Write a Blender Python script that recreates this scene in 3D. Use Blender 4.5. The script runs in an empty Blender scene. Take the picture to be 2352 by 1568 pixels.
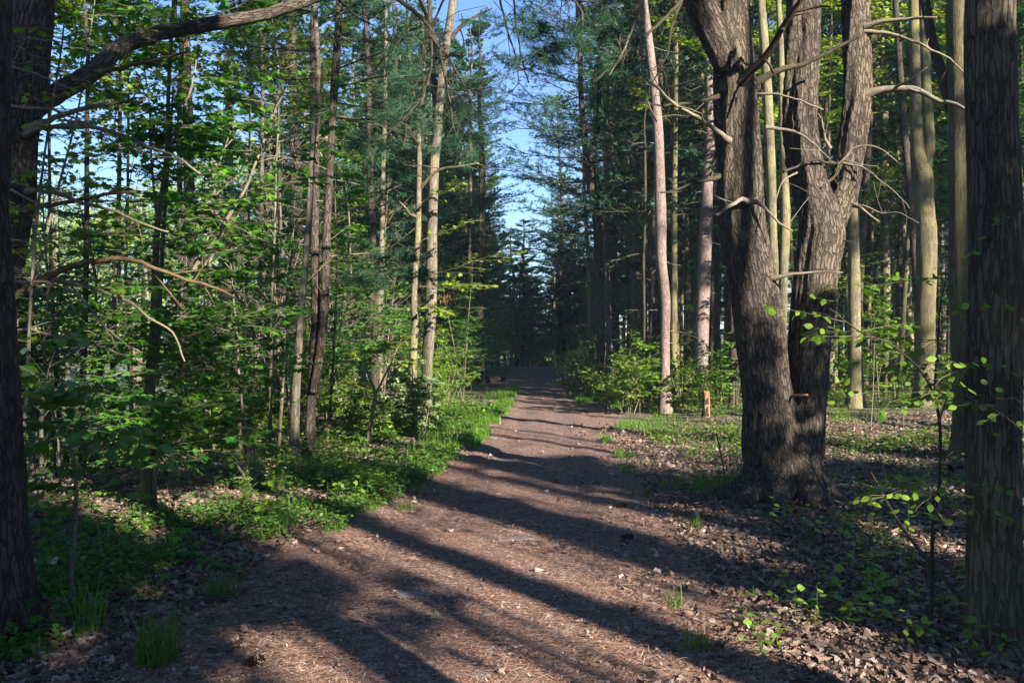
import bpy, math
import numpy as np
PI = math.pi
R = math.radians
S = bpy.context.scene
COL = S.collection
F, CX, CY, CAMH = 2000.0, 1176.0, 784.0, 1.6
SUN_AZ, SUN_EL = R(36.0), R(24.0)        # the sun stands behind the viewer, to the right
SX, SY = math.sin(SUN_AZ), -math.cos(SUN_AZ)
COT = 1.0 / math.tan(SUN_EL)


def at(u, v, Y):
    return np.array([(u - CX) / F * Y, Y, CAMH - (v - CY) / F * Y])


# ------------------------------------------------------------------ noise
def _h(i, j, s):
    n = (i.astype(np.int64) * 374761393 + j.astype(np.int64) * 668265263 + s * 1442695041) & 0x7FFFFFFF
    n = ((n ^ (n >> 13)) * 1274126177) & 0x7FFFFFFF
    n = n ^ (n >> 16)
    return (n & 0xFFFF) / 65535.0


def vnoise(x, y, s=0):
    x = np.asarray(x, float); y = np.asarray(y, float)
    i = np.floor(x); j = np.floor(y)
    fx = x - i; fy = y - j
    fx = fx * fx * (3 - 2 * fx); fy = fy * fy * (3 - 2 * fy)
    a = _h(i, j, s); b = _h(i + 1, j, s); c = _h(i, j + 1, s); d = _h(i + 1, j + 1, s)
    return (a * (1 - fx) + b * fx) * (1 - fy) + (c * (1 - fx) + d * fx) * fy


def fbm(x, y, s=0, o=4):
    t = 0; a = .5; q = 0
    for k in range(o):
        t = t + a * vnoise(np.asarray(x) * 2 ** k, np.asarray(y) * 2 ** k, s + 17 * k); q += a; a *= .5
    return t / q


def sstep(a, b, x):
    t = np.clip((np.asarray(x, float) - a) / (b - a), 0, 1)
    return t * t * (3 - 2 * t)


# ------------------------------------------------------------------ terrain
PY = np.array([-60, 0, 4, 7, 11.6, 20, 33, 52, 70, 90.])
PC = np.array([-.35, -.35, -.3, -.2, .3, .72, 1.1, 1.85, 2.6, 3.6])
PW = np.array([1.6, 1.6, 1.55, 1.45, 1.08, .88, .95, 1.05, 1.0, .6])


def path_d(x, y):
    """signed distance from the edge of the trail (negative inside)"""
    return np.abs(x - np.interp(y, PY, PC)) - np.interp(y, PY, PW)


def lake(x, y):
    L = (-5.6 - 0.13 * (y - 10)) - x
    L = L + 1.2 * (vnoise(y * .25, y * 0 + 3, 5) - .5)
    m = sstep(-3.2, 5.0, L) * sstep(8, 16.5, y)
    m = m * (1 - sstep(78, 92, y + .12 * np.abs(x))) * (1 - sstep(150, 200, -x))
    return m


def gz(x, y):
    x = np.asarray(x, float); y = np.asarray(y, float)
    pd = path_d(x, y)
    off = sstep(.2, 3, pd)
    z = (fbm(x * .35, y * .35, 3, 3) - .5) * .32 * off
    z = z + .10 * off * (x > 0) * sstep(0, 4, y)
    z = z + sstep(4, 30, x) * .5 + sstep(30, 120, np.abs(x)) * 2 * (x > 0)
    z = z - 2.6 * lake(x, y)
    z = z - sstep(54, 75, y) * 1.0 * (1 - sstep(80, 160, y))
    z = z + sstep(165, 230, y) * 2.0
    bx, by = x - 2.58, y - 8.1
    z = z + .16 * np.exp(-(bx * bx + by * by) / .8)
    return z


def gz1(x, y):
    return float(gz(np.array([x]), np.array([y]))[0])


# ------------------------------------------------------------------ mesh builder
class MB:
    def __init__(s):
        s.v = []; s.b = []; s.f = []; s.n = 0

    def add(s, verts, faces, mat=0, bk=None, smooth=True):
        verts = np.asarray(verts, float).reshape(-1, 3)
        if len(verts) == 0:
            return
        faces = np.asarray(faces, np.int64)
        s.v.append(verts)
        s.b.append(np.zeros_like(verts) if bk is None else np.asarray(bk, float))
        s.f.append((faces + s.n, mat, smooth))
        s.n += len(verts)

    def more(s, faces, base, mat=0, smooth=True):
        s.f.append((np.asarray(faces, np.int64) + base, mat, smooth))

    def mesh(s, name, mats):
        me = bpy.data.meshes.new(name)
        v = np.concatenate(s.v); b = np.concatenate(s.b)
        me.vertices.add(len(v)); me.vertices.foreach_set('co', v.ravel())
        nl = sum(f.size for f, _, _ in s.f); nf = sum(len(f) for f, _, _ in s.f)
        me.loops.add(nl); me.polygons.add(nf)
        me.loops.foreach_set('vertex_index', np.concatenate([f.ravel() for f, _, _ in s.f]).astype(np.int32))
        tot = np.concatenate([np.full(len(f), f.shape[1]) for f, _, _ in s.f])
        st = np.concatenate([[0], np.cumsum(tot)[:-1]]).astype(np.int32)
        me.polygons.foreach_set('loop_start', st)
        me.polygons.foreach_set('material_index', np.concatenate([np.full(len(f), m) for f, m, _ in s.f]).astype(np.int32))
        me.polygons.foreach_set('use_smooth', np.concatenate([np.full(len(f), sm) for f, _, sm in s.f]).astype(bool))
        a = me.attributes.new('bk', 'FLOAT_VECTOR', 'POINT')
        a.data.foreach_set('vector', b.ravel().astype(np.float32))
        me.update(calc_edges=True)
        for m in mats:
            me.materials.append(m)
        return me

    def build(s, name, mats, parent=None, loc=(0, 0, 0)):
        if not isinstance(mats, (list, tuple)):
            mats = [mats]
        o = bpy.data.objects.new(name, s.mesh(name, mats))
        COL.objects.link(o); o.parent = parent; o.location = loc
        return o


def spline(P, rad, step):
    P = np.asarray(P, float); rad = np.asarray(rad, float)
    if len(P) < 3:
        n = max(2, int(np.linalg.norm(P[-1] - P[0]) / step) + 1)
        t = np.linspace(0, 1, n)[:, None]
        return P[0] * (1 - t) + P[-1] * t, np.interp(t[:, 0], [0, 1], [rad[0], rad[-1]])
    ext = np.vstack([2 * P[0] - P[1], P, 2 * P[-1] - P[-2]])
    out, rr = [], []
    for i in range(len(P) - 1):
        p0, p1, p2, p3 = ext[i:i + 4]
        n = max(1, int(np.linalg.norm(p2 - p1) / step))
        t = (np.arange(n) / n)[:, None]
        out.append(.5 * (2 * p1 + (p2 - p0) * t + (2 * p0 - 5 * p1 + 4 * p2 - p3) * t ** 2 + (3 * p1 - p0 - 3 * p2 + p3) * t ** 3))
        rr.append(rad[i] * (1 - t[:, 0]) + rad[i + 1] * t[:, 0])
    out.append(P[-1:]); rr.append(rad[-1:])
    return np.vstack(out), np.concatenate(rr)


def frames(P):
    T = np.gradient(P, axis=0)
    T /= np.linalg.norm(T, axis=1)[:, None] + 1e-9
    a = np.array([1., 0, 0]) if abs(T[0, 0]) < .8 else np.array([0, 1., 0])
    U = np.zeros_like(P)
    u = a - T[0] * (a @ T[0]); u /= np.linalg.norm(u)
    for i in range(len(P)):
        u = u - T[i] * (u @ T[i]); u /= np.linalg.norm(u) + 1e-9
        U[i] = u
    return T, U, np.cross(T, U)


def tube(mb, P, rad, segs=8, step=None, mat=0, flare=0, rng=None, wob=0, off=None, tip=True, cap0=False):
    P = np.asarray(P, float); rad = np.asarray(rad, float)
    if step:
        P, rad = spline(P, rad, step)
    n = len(P)
    T, U, V = frames(P)
    th = np.arange(segs) / segs * 2 * PI
    L = np.concatenate([[0], np.cumsum(np.linalg.norm(np.diff(P, axis=0), axis=1))])
    rr = rad[:, None] * np.ones((1, segs))
    if flare:
        ph = 0 if rng is None else rng.uniform(0, 6)
        lob = 1 + .55 * np.cos(5 * th + ph) * np.cos(2 * th + 1.3 * ph) + .25 * np.cos(3 * th - ph)
        rr = rr * (1 + flare * np.exp(-np.maximum(L - .1, 0) / .22)[:, None] * np.clip(lob, .25, 2)[None])
    if wob:
        sd = int(rng.integers(1e6)) if rng is not None else 0
        for q, (fx, fz, am) in enumerate(((1.1, 1.6, 1.), (2.3, 4., .6))):
            rr = rr * (1 + wob * am * (vnoise(np.cos(th)[None] * fx + 7 + 0 * L[:, None], L[:, None] * fz + np.sin(th)[None] * fx * 1.7, sd + q) - .5) * 2)
    ring = P[:, None] + rr[..., None] * (np.cos(th)[None, :, None] * U[:, None] + np.sin(th)[None, :, None] * V[:, None])
    o = (rng.uniform(0, 50) if rng is not None else 0) if off is None else off
    rb = np.maximum(rad, .02)[:, None]
    bk = np.stack([rb * np.cos(th)[None] + o, rb * np.sin(th)[None] + .37 * o, L[:, None] + 0 * th[None]], -1)
    i = np.arange(n - 1)[:, None] * segs; j = np.arange(segs)[None]
    q = np.stack([i + j, i + (j + 1) % segs, i + segs + (j + 1) % segs, i + segs + j], -1).reshape(-1, 4)
    base = mb.n
    mb.add(ring.reshape(-1, 3), q, mat, bk.reshape(-1, 3))
    if tip:
        mb.v.append(P[-1:] + T[-1:] * rad[-1] * .4); mb.b.append(bk[-1, :1]); k = mb.n; mb.n += 1
        jj = np.arange(segs)
        mb.more(np.stack([jj + (n - 1) * segs, (jj + 1) % segs + (n - 1) * segs, np.full(segs, k - base)], -1), base, mat)
    if cap0:
        mb.more(np.arange(segs)[::-1][None], base, mat)
    return P


# ------------------------------------------------------------------ leaves
MAPLE = [(0, 0), (.13, -.02), (.40, -.10), (.31, .15), (.60, .44), (.29, .45), (.22, .60), (0, 1.0)]
OVAL = [(0, 0), (.20, .12), (.34, .40), (.27, .68), (.10, .92), (0, 1.05)]
CRUMP = [(0, 0), (.24, .04), (.34, .30), (.20, .40), (.38, .62), (.14, .84), (0, .95)]
NARROW = [(0, 0), (.11, .15), (.16, .42), (.10, .75), (0, 1.05)]
CARD = [(0, 0), (.42, .45), (0, 1)]


def leaves(mb, pos, dr, size, shape, rng, mat=0, tilt=.35, fold=.22, up=None, roll=True):
    pos = np.asarray(pos, float).reshape(-1, 3); N = len(pos)
    if N == 0:
        return
    dr = np.asarray(dr, float) + rng.normal(0, .25, (N, 3)) * (1 if roll else 0)
    dr /= np.linalg.norm(dr, axis=1)[:, None] + 1e-9
    upv = np.tile([0, 0, 1.], (N, 1)) if up is None else np.asarray(up, float)
    upv = upv + rng.normal(0, tilt, (N, 3))
    b = np.cross(dr, upv); b /= np.linalg.norm(b, axis=1)[:, None] + 1e-9
    n = np.cross(b, dr)
    sz = (np.asarray(size, float) * np.ones(N))[:, None, None]
    sh = np.array(shape); k = len(sh)
    if k == 3:
        T = np.array([(0, 0, 0), (.40, .45, -.08), (0, 1, 0), (-.40, .45, -.08)])
        fc = np.array([[0, 1, 2, 3]])
    else:
        rt = np.stack([sh[:, 0], sh[:, 1], -fold * sh[:, 0] - .18 * sh[:, 1] ** 2], 1)
        lf = rt[1:-1] * [-1, 1, 1]
        T = np.vstack([rt, lf])
        fr = np.arange(k)[None]
        fl = np.array([0, k - 1] + list(range(k + len(lf) - 1, k - 1, -1)))[None]
        fc = (fr, fl)
    W = pos[:, None] + sz * (T[None, :, 0:1] * b[:, None] + T[None, :, 1:2] * dr[:, None] + T[None, :, 2:3] * n[:, None])
    m = len(T)
    o = np.arange(N)[:, None] * m
    base = mb.n
    if k == 3:
        mb.add(W.reshape(-1, 3), (fc + o), mat, smooth=False)
    else:
        mb.add(W.reshape(-1, 3), fc[0] + o, mat, smooth=False)
        mb.more(fc[1] + o, base, mat, smooth=False)


def needles(mb, pos, dr, length, width, rng, per=10, mat=0, spread=.55, droop=.12):
    pos = np.repeat(np.asarray(pos, float).reshape(-1, 3), per, 0)
    d = np.repeat(np.asarray(dr, float).reshape(-1, 3), per, 0)
    N = len(pos)
    if N == 0:
        return
    d = d / (np.linalg.norm(d, axis=1)[:, None] + 1e-9) + rng.normal(0, spread, (N, 3))
    d[:, 2] -= droop
    d /= np.linalg.norm(d, axis=1)[:, None]
    s = np.cross(d, rng.normal(0, 1, (N, 3))); s /= np.linalg.norm(s, axis=1)[:, None] + 1e-9
    L = (length * rng.uniform(.75, 1.15, N))[:, None]
    W = np.stack([pos - s * width * .5, pos + s * width * .5, pos + d * L + s * width * .2, pos + d * L - s * width * .2], 1)
    mb.add(W.reshape(-1, 3), np.arange(N)[:, None] * 4 + np.arange(4)[None], mat, smooth=False)


# ------------------------------------------------------------------ object helpers
def tag(o, label=None, cat=None, group=None, kind=None):
    if label: o['label'] = label
    if cat: o['category'] = cat
    if group: o['group'] = group
    if kind: o['kind'] = kind
    return o


def thing(name, label, cat, loc=(0, 0, 0), group=None):
    o = bpy.data.objects.new(name, None); COL.objects.link(o); o.location = loc
    return tag(o, label, cat, group)


KIDS = {}


def child(mb, name, mats, parent):
    o = mb.build(name, mats, parent)
    KIDS.setdefault(parent.name, []).append(o)
    return o


def dup(root, loc, rz=0, sc=1, label=None, group=None):
    r = root.copy(); COL.objects.link(r)
    r.location = loc; r.rotation_euler = (0, 0, rz); r.scale = (sc, sc, sc) if np.isscalar(sc) else sc
    if label: r['label'] = label
    if group: r['group'] = group
    for c in KIDS.get(root.name, []):
        d = c.copy(); COL.objects.link(d); d.parent = r
        for g in KIDS.get(c.name, []):
            e = g.copy(); COL.objects.link(e); e.parent = d
    return r
SUN_STRENGTH, SKY_STRENGTH, EXPOSURE, HAZE = 5.0, 0.039, 2.42, 0.0007
# ------------------------------------------------------------------ materials
class NT:
    def __init__(s, name):
        s.m = bpy.data.materials.new(name); s.m.use_nodes = True
        s.t = s.m.node_tree; s.t.nodes.clear()
        s.out = s.n('ShaderNodeOutputMaterial')

    def n(s, typ, ins=None, **kw):
        nd = s.t.nodes.new(typ)
        for k, v in kw.items():
            setattr(nd, k, v)
        for k, v in (ins or {}).items():
            if isinstance(v, bpy.types.NodeSocket):
                s.t.links.new(v, nd.inputs[k])
            else:
                nd.inputs[k].default_value = v
        return nd

    def noise(s, vec, scale, detail=4, rough=.55, dist=0):
        return s.n('ShaderNodeTexNoise', {'Vector': vec, 'Scale': scale, 'Detail': detail, 'Roughness': rough, 'Distortion': dist})

    def ramp(s, fac, stops):
        r = s.n('ShaderNodeValToRGB', {'Fac': fac}); e = r.color_ramp.elements
        while len(e) < len(stops):
            e.new(.5)
        for k, (p, c) in enumerate(stops):
            e[k].position = p; e[k].color = (*c, 1) if len(c) == 3 else c
        return r.outputs['Color']

    def mix(s, f, a, b, mode='MIX'):
        m = s.n('ShaderNodeMix', data_type='RGBA', blend_type=mode)
        for k, v in ((0, f), (6, a), (7, b)):
            if isinstance(v, bpy.types.NodeSocket):
                s.t.links.new(v, m.inputs[k])
            else:
                m.inputs[k].default_value = (*v, 1) if isinstance(v, tuple) and len(v) == 3 else v
        return m.outputs[2]

    def math(s, op, a, b=0.5, clamp=False):
        return s.n('ShaderNodeMath', {0: a, 1: b}, operation=op, use_clamp=clamp).outputs[0]

    def mapping(s, vec, scale, rot=(0, 0, 0)):
        return s.n('ShaderNodeMapping', {'Vector': vec, 'Scale': scale, 'Rotation': rot}).outputs[0]

    def bump(s, h, strength=.5, dist=.02):
        return s.n('ShaderNodeBump', {'Height': h, 'Strength': strength, 'Distance': dist}).outputs[0]

    def surf(s, sh):
        s.t.links.new(sh, s.out.inputs['Surface']); return s.m

    def pbr(s, col, rough=.85, normal=None, spec=.25):
        i = {'Base Color': col if isinstance(col, bpy.types.NodeSocket) else (*col, 1), 'Roughness': rough, 'Specular IOR Level': spec}
        if normal is not None: i['Normal'] = normal
        return s.n('ShaderNodeBsdfPrincipled', i).outputs[0]


def bark(name, dark, mid, light, plate=(26, 26, 8), width=.10, fine=60, tint=None, tint_amt=.4, bump=.8, dist=.02, warp=.35, contrast=1.0):
    t = NT(name)
    bk = t.n('ShaderNodeAttribute', attribute_name='bk').outputs['Vector']
    warpn = t.noise(t.mapping(bk, (plate[0] * .6, plate[1] * .6, plate[2] * 1.1)), 1.0, 4, .6).outputs['Color']
    base = t.mapping(bk, plate)
    v = t.n('ShaderNodeVectorMath', {0: warpn, 1: (.5, .5, .5)}, operation='SUBTRACT').outputs[0]
    v = t.n('ShaderNodeVectorMath', {0: v, 'Scale': warp * 5}, operation='SCALE').outputs[0]
    wv = t.n('ShaderNodeVectorMath', {0: base, 1: v}, operation='ADD').outputs[0]
    edge = t.n('ShaderNodeTexVoronoi', {'Vector': wv, 'Scale': 1.0, 'Randomness': 1.0}, feature='DISTANCE_TO_EDGE').outputs['Distance']
    cell = t.n('ShaderNodeTexVoronoi', {'Vector': wv, 'Scale': 1.0, 'Randomness': 1.0}, feature='F1').outputs['Color']
    cellv = t.n('ShaderNodeSeparateColor', {'Color': cell}).outputs[0]
    fn = t.noise(t.mapping(bk, (fine, fine, fine * .4)), 1.0, 6, .7).outputs['Fac']
    md_ = t.noise(t.mapping(bk, (fine * .3, fine * .3, fine * .10)), 1.0, 4, .6).outputs['Fac']
    big = t.noise(t.mapping(bk, (3, 3, 1.2)), 1.0, 4, .6).outputs['Fac']
    wvar = t.n('ShaderNodeMapRange', {'Value': md_, 'From Min': .35, 'From Max': .65, 'To Min': width * .25, 'To Max': width * 1.9}).outputs[0]
    plate_h = t.n('ShaderNodeMapRange', {'Value': t.math('ADD', edge, t.math('MULTIPLY', t.math('SUBTRACT', fn, .5), width * 1.6)), 'From Min': 0.0, 'From Max': wvar}, interpolation_type='SMOOTHSTEP').outputs[0]
    c = t.mix(t.math('MULTIPLY', cellv, contrast), mid, light)
    c = t.mix(t.n('ShaderNodeMapRange', {'Value': fn, 'From Min': .35, 'From Max': .68, 'To Max': .75}).outputs[0], t.mix(.6, c, dark), c)
    c = t.mix(t.n('ShaderNodeMapRange', {'Value': big, 'From Min': .35, 'From Max': .65}).outputs[0], t.mix(.35, c, dark), c)
    c = t.mix(plate_h, t.mix(.22, dark, mid), c)
    if tint:
        f = t.n('ShaderNodeMapRange', {'Value': big, 'From Min': .42, 'From Max': .66, 'To Max': tint_amt}).outputs[0]
        c = t.mix(f, c, tint)
    h = t.math('ADD', t.math('MULTIPLY', plate_h, .7), t.math('ADD', t.math('MULTIPLY', fn, .45), t.math('MULTIPLY', md_, .4)))
    return t.surf(t.pbr(c, .92, t.bump(h, bump, dist), .12))


def leafmat(name, cols, trans=.42, tcol=1.5, rough=.45, spec=.35):
    t = NT(name)
    g = t.n('ShaderNodeNewGeometry')
    rnd = g.outputs['Random Per Island']
    oi = t.n('ShaderNodeObjectInfo').outputs['Random']
    c = t.ramp(rnd, [(i / (len(cols) - 1), q) for i, q in enumerate(cols)])
    hsv = t.n('ShaderNodeHueSaturation', {'Color': c, 'Hue': t.math('MULTIPLY_ADD', oi, .03) if False else .5,
              'Value': t.n('ShaderNodeMapRange', {'Value': oi, 'To Min': .8, 'To Max': 1.2}).outputs[0]}).outputs[0]
    tc = t.mix(1.0, hsv, (tcol, tcol * 1.02, tcol * .55), 'MULTIPLY')
    p = t.pbr(hsv, rough, None, spec)
    tr = t.n('ShaderNodeBsdfTranslucent', {'Color': tc}).outputs[0]
    return t.surf(t.n('ShaderNodeMixShader', {0: trans, 1: p, 2: tr}).outputs[0])


def plain(name, cols, rough=.85, spec=.2, scale=30, bumps=.3):
    t = NT(name)
    g = t.n('ShaderNodeNewGeometry')
    oc = t.n('ShaderNodeTexCoord').outputs['Object']
    c = t.ramp(g.outputs['Random Per Island'], [(i / max(1, len(cols) - 1), q) for i, q in enumerate(cols)])
    nz = t.noise(oc, scale, 4).outputs['Fac']
    c = t.mix(t.n('ShaderNodeMapRange', {'Value': nz, 'From Min': .35, 'From Max': .7, 'To Max': .5}).outputs[0], c, t.mix(1.0, c, (.45, .42, .4), 'MULTIPLY'))
    return t.surf(t.pbr(c, rough, t.bump(nz, bumps, .01), spec))


M = {}
M['bark_pine'] = bark('furrowed pine bark', (.02, .016, .014), (.15, .126, .109), (.265, .228, .198), (34, 34, 7.5), .17, 85, (.13, .115, .065), .30, 1.0, .04, .28, .25)
M['bark_flaky'] = bark('flaky maple bark', (.026, .023, .02), (.155, .14, .118), (.27, .245, .21), (36, 36, 4.2), .16, 80, (.15, .135, .06), .45, 1.0, .035, .35, .25)
M['bark_smooth'] = bark('mossy smooth bark', (.032, .027, .019), (.122, .107, .067), (.195, .173, .115), (26, 26, 3.4), .13, 55, (.165, .16, .06), .55, .7, .012, .6, .8)
M['bark_pale'] = bark('pale smooth bark', (.04, .034, .024), (.175, .158, .107), (.27, .247, .175), (26, 26, 4), .12, 60, (.18, .175, .075), .55, .8, .014, .6, .8)
M['bark_grey'] = bark('grey maple bark', (.04, .035, .03), (.165, .148, .122), (.245, .225, .185), (22, 22, 3.0), .12, 50, (.15, .14, .07), .35, .7, .014)
M['bark_red'] = bark('reddish pine bark', (.055, .04, .035), (.20, .155, .14), (.30, .235, .215), (17, 17, 8), .11, 50, (.16, .135, .14), .4, .7, .014)
M['bark_dark'] = bark('dark pine bark', (.018, .014, .012), (.095, .078, .067), (.165, .138, .118), (26, 26, 6.5), .16, 70, None, 0, .9, .025, .3, .3)
M['twig'] = bark('dead twig bark', (.05, .042, .033), (.17, .148, .115), (.27, .245, .20), (40, 40, 9), .05, 90, (.16, .14, .07), .4, .5, .004)
M['twig_pale'] = bark('bleached dead twig', (.06, .052, .042), (.165, .146, .118), (.245, .22, .185), (40, 40, 9), .05, 90, None, 0, .4, .004)
M['twig_orange'] = bark('bare rotting wood', (.035, .024, .015), (.12, .08, .045), (.185, .135, .08), (30, 30, 4), .08, 70, (.14, .10, .05), .5, .6, .006)
M['twig_dark'] = bark('dark branch bark', (.012, .010, .009), (.042, .035, .028), (.08, .068, .055), (30, 30, 7), .08, 70, (.08, .08, .04), .4, .6, .006)
M['wood'] = bark('bare split wood', (.10, .055, .028), (.30, .17, .085), (.40, .26, .14), (22, 22, 1.8), .10, 70, (.18, .13, .08), .55, .5, .008)

M['leaf_maple'] = leafmat('fresh maple leaf', [(.012, .068, .009), (.024, .112, .010), (.048, .162, .011), (.078, .188, .013), (.019, .091, .011)], .45, 1.55)
M['leaf_yellow'] = leafmat('yellow green spring leaf', [(.10, .18, .014), (.15, .235, .02), (.19, .26, .022), (.12, .20, .016)], .45, 1.5)
M['leaf_shrub'] = leafmat('shrub leaf', [(.07, .155, .015), (.10, .20, .02), (.14, .24, .024), (.085, .17, .018)], .42, 1.5)
M['leaf_grey'] = leafmat('greyish honeysuckle leaf', [(.12, .20, .075), (.16, .25, .10), (.20, .29, .13)], .35, 1.3)
M['leaf_round'] = leafmat('round sapling leaf', [(.05, .13, .018), (.075, .17, .022), (.10, .19, .025)], .45, 1.5, .35, .5)
M['leaf_ground'] = leafmat('herb leaf', [(.035, .10, .014), (.055, .14, .02), (.085, .18, .025), (.045, .12, .016)], .38, 1.4)
M['leaf_glossy'] = leafmat('glossy seedling leaf', [(.06, .14, .015), (.10, .20, .02), (.13, .22, .025)], .35, 1.4, .3, .5)
M['leaf_dead'] = leafmat('dead oak leaf', [(.13, .05, .022), (.18, .075, .035), (.10, .04, .02)], .3, 1.3, .6, .2)
M['leaf_far'] = leafmat('distant broad leaf', [(.014, .058, .014), (.022, .08, .016), (.042, .115, .018), (.02, .066, .014)], .42, 1.5)
M['needle'] = leafmat('white pine needle', [(.014, .052, .026), (.022, .07, .034), (.034, .09, .04)], .2, 1.2, .5, .3)
M['grass'] = leafmat('grass blade', [(.045, .125, .012), (.07, .165, .016), (.10, .21, .022)], .4, 1.4)
M['litter'] = leafmat('dead leaf litter', [(.06, .038, .03), (.12, .08, .062), (.19, .145, .12), (.085, .056, .044), (.30, .25, .225), (.15, .105, .085), (.07, .046, .037), (.10, .066, .05)], .12, 1.2, .7, .2)
M['pine_straw'] = leafmat('fallen pine needle', [(.13, .068, .048), (.24, .135, .092), (.42, .31, .245), (.08, .044, .034), (.19, .10, .066)], .05, 1, .6, .2)
M['chip'] = plain('wood chips', [(.26, .17, .12), (.40, .31, .25), (.20, .11, .07), (.48, .41, .36)])
M['slate'] = plain('slate stone', [(.075, .08, .095), (.11, .115, .13), (.145, .145, .155)], .65, .35, 22, .5)
M['petal'] = plain('white petals', [(.75, .75, .72), (.8, .8, .78)], .6)
M['cone'] = plain('pine cone scales', [(.045, .024, .014), (.07, .036, .02)])
M['stalk'] = plain('green stalk', [(.05, .10, .02), (.07, .12, .03)])


def ground_mat(name, straw_all=False):
    t = NT(name)
    oc = t.n('ShaderNodeTexCoord').outputs['Object']
    wn = t.noise(oc, 9, 3).outputs['Color']
    wv = t.n('ShaderNodeVectorMath', {0: wn, 'Scale': .11}, operation='SCALE').outputs[0]
    p = t.n('ShaderNodeVectorMath', {0: oc, 1: wv}, operation='ADD').outputs[0]
    # dead leaves: two layers of leaf sized cells, each leaf its own colour
    v1 = t.n('ShaderNodeTexVoronoi', {'Vector': p, 'Scale': 15.0}, feature='F1')
    v2 = t.n('ShaderNodeTexVoronoi', {'Vector': p, 'Scale': 31.0}, feature='F1')
    c1 = t.n('ShaderNodeSeparateColor', {'Color': v1.outputs['Color']}).outputs[0]
    c2 = t.n('ShaderNodeSeparateColor', {'Color': v2.outputs['Color']}).outputs[1]
    cols = [(0, (.045, .03, .025)), (.3, (.10, .07, .056)), (.6, (.17, .125, .105)), (.85, (.25, .20, .17)), (1, (.38, .32, .29))]
    leaf = t.mix(.5, t.ramp(c1, cols), t.ramp(c2, cols))
    fine = t.noise(oc, 90, 4, .7).outputs['Fac']
    leaf = t.mix(t.n('ShaderNodeMapRange', {'Value': fine, 'From Min': .35, 'From Max': .65}).outputs[0], t.mix(1., leaf, (.42, .38, .36), 'MULTIPLY'), leaf)
    soil = t.noise(oc, 1.3, 4).outputs['Fac']
    leaf = t.mix(t.n('ShaderNodeMapRange', {'Value': soil, 'From Min': .5, 'From Max': .75, 'To Max': .6}).outputs[0], leaf, (.075, .05, .036))
    # pine straw: needles in crossing directions, chips and grit
    hs = []
    for k, a in enumerate((.3, 1.25, 2.2, 2.9)):
        q = t.mapping(oc, (14, 150, 14), (0, 0, a))
        hs.append(t.noise(q, 1.0, 2, .5, .6).outputs['Fac'])
    mx = t.math('MAXIMUM', t.math('MAXIMUM', hs[0], hs[1]), t.math('MAXIMUM', hs[2], hs[3]))
    straw = t.ramp(mx, [(.44, (.032, .019, .015)), (.56, (.108, .063, .052)), (.66, (.188, .117, .098)), (.78, (.34, .25, .22))])
    pat = t.noise(oc, 2.2, 5, .65).outputs['Fac']
    straw = t.mix(t.n('ShaderNodeMapRange', {'Value': pat, 'From Min': .42, 'From Max': .66, 'To Max': .75}).outputs[0], straw, t.mix(.6, straw, (.135, .105, .092)))
    grit = t.n('ShaderNodeTexVoronoi', {'Vector': p, 'Scale': 58.0}, feature='F1')
    gc = t.n('ShaderNodeSeparateColor', {'Color': grit.outputs['Color']}).outputs[2]
    straw = t.mix(t.n('ShaderNodeMapRange', {'Value': gc, 'From Min': .88, 'From Max': .93, 'To Max': .8}).outputs[0], straw, (.40, .32, .27))
    if straw_all:
        tx = t.n('ShaderNodeSeparateXYZ', {0: t.n('ShaderNodeAttribute', attribute_name='bk').outputs['Vector']})
        wear = t.noise(oc, .8, 4, .6).outputs['Fac']
        wf = t.math('MULTIPLY', tx.outputs[0], t.n('ShaderNodeMapRange', {'Value': wear, 'From Min': .42, 'From Max': .62}).outputs[0])
        straw = t.mix(t.math('MULTIPLY', wf, .7), straw, t.ramp(gc, [(0, (.035, .032, .034)), (.5, (.085, .078, .08)), (1, (.17, .16, .165))]))
        c, h = straw, t.math('ADD', mx, t.math('MULTIPLY', pat, .8))
        nrm = t.bump(t.math('ADD', h, t.math('MULTIPLY', fine, .6)), 1.0, .02)
    else:
        at_ = t.n('ShaderNodeAttribute', attribute_name='bk').outputs['Vector']
        sx = t.n('ShaderNodeSeparateXYZ', {0: at_})
        f = t.math('ADD', sx.outputs[0], t.math('MULTIPLY', t.math('SUBTRACT', pat, .5), 1.6))
        f = t.n('ShaderNodeMapRange', {'Value': f, 'From Min': .3, 'From Max': .7}).outputs[0]
        c = t.mix(f, leaf, straw)
        green = t.noise(oc, .9, 4, .6).outputs['Fac']
        gf = t.math('MULTIPLY', sx.outputs[1], t.n('ShaderNodeMapRange', {'Value': green, 'From Min': .40, 'From Max': .56}).outputs[0])
        c = t.mix(gf, c, t.ramp(c2, [(0, (.02, .05, .012)), (.6, (.05, .11, .02)), (1, (.09, .16, .03))]))
        h = t.math('ADD', t.math('MULTIPLY', v1.outputs['Distance'], .9), t.math('ADD', t.math('MULTIPLY', v2.outputs['Distance'], .5), t.math('MULTIPLY', mx, .35)))
        nrm = t.bump(h, .85, .03)
    return t.surf(t.pbr(c, .9, nrm, .15))


M['ground'] = ground_mat('forest floor')
M['path'] = ground_mat('pine straw trail', True)

t = NT('forest air')
t.t.links.new(t.n('ShaderNodeVolumePrincipled', {'Color': (.50, .84, 1.0, 1), 'Density': HAZE, 'Anisotropy': .1}).outputs[0], t.out.inputs['Volume'])
M['air'] = t.m
t = NT('lake water')
oc = t.n('ShaderNodeTexCoord').outputs['Object']
w = t.noise(t.mapping(oc, (1.2, 3.5, 1)), 1.5, 3).outputs['Fac']
M['water'] = t.surf(t.n('ShaderNodeBsdfPrincipled', {'Base Color': (.015, .03, .04, 1), 'Roughness': .06, 'IOR': 1.33, 'Normal': t.bump(w, .12, .05)}).outputs[0])

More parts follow.
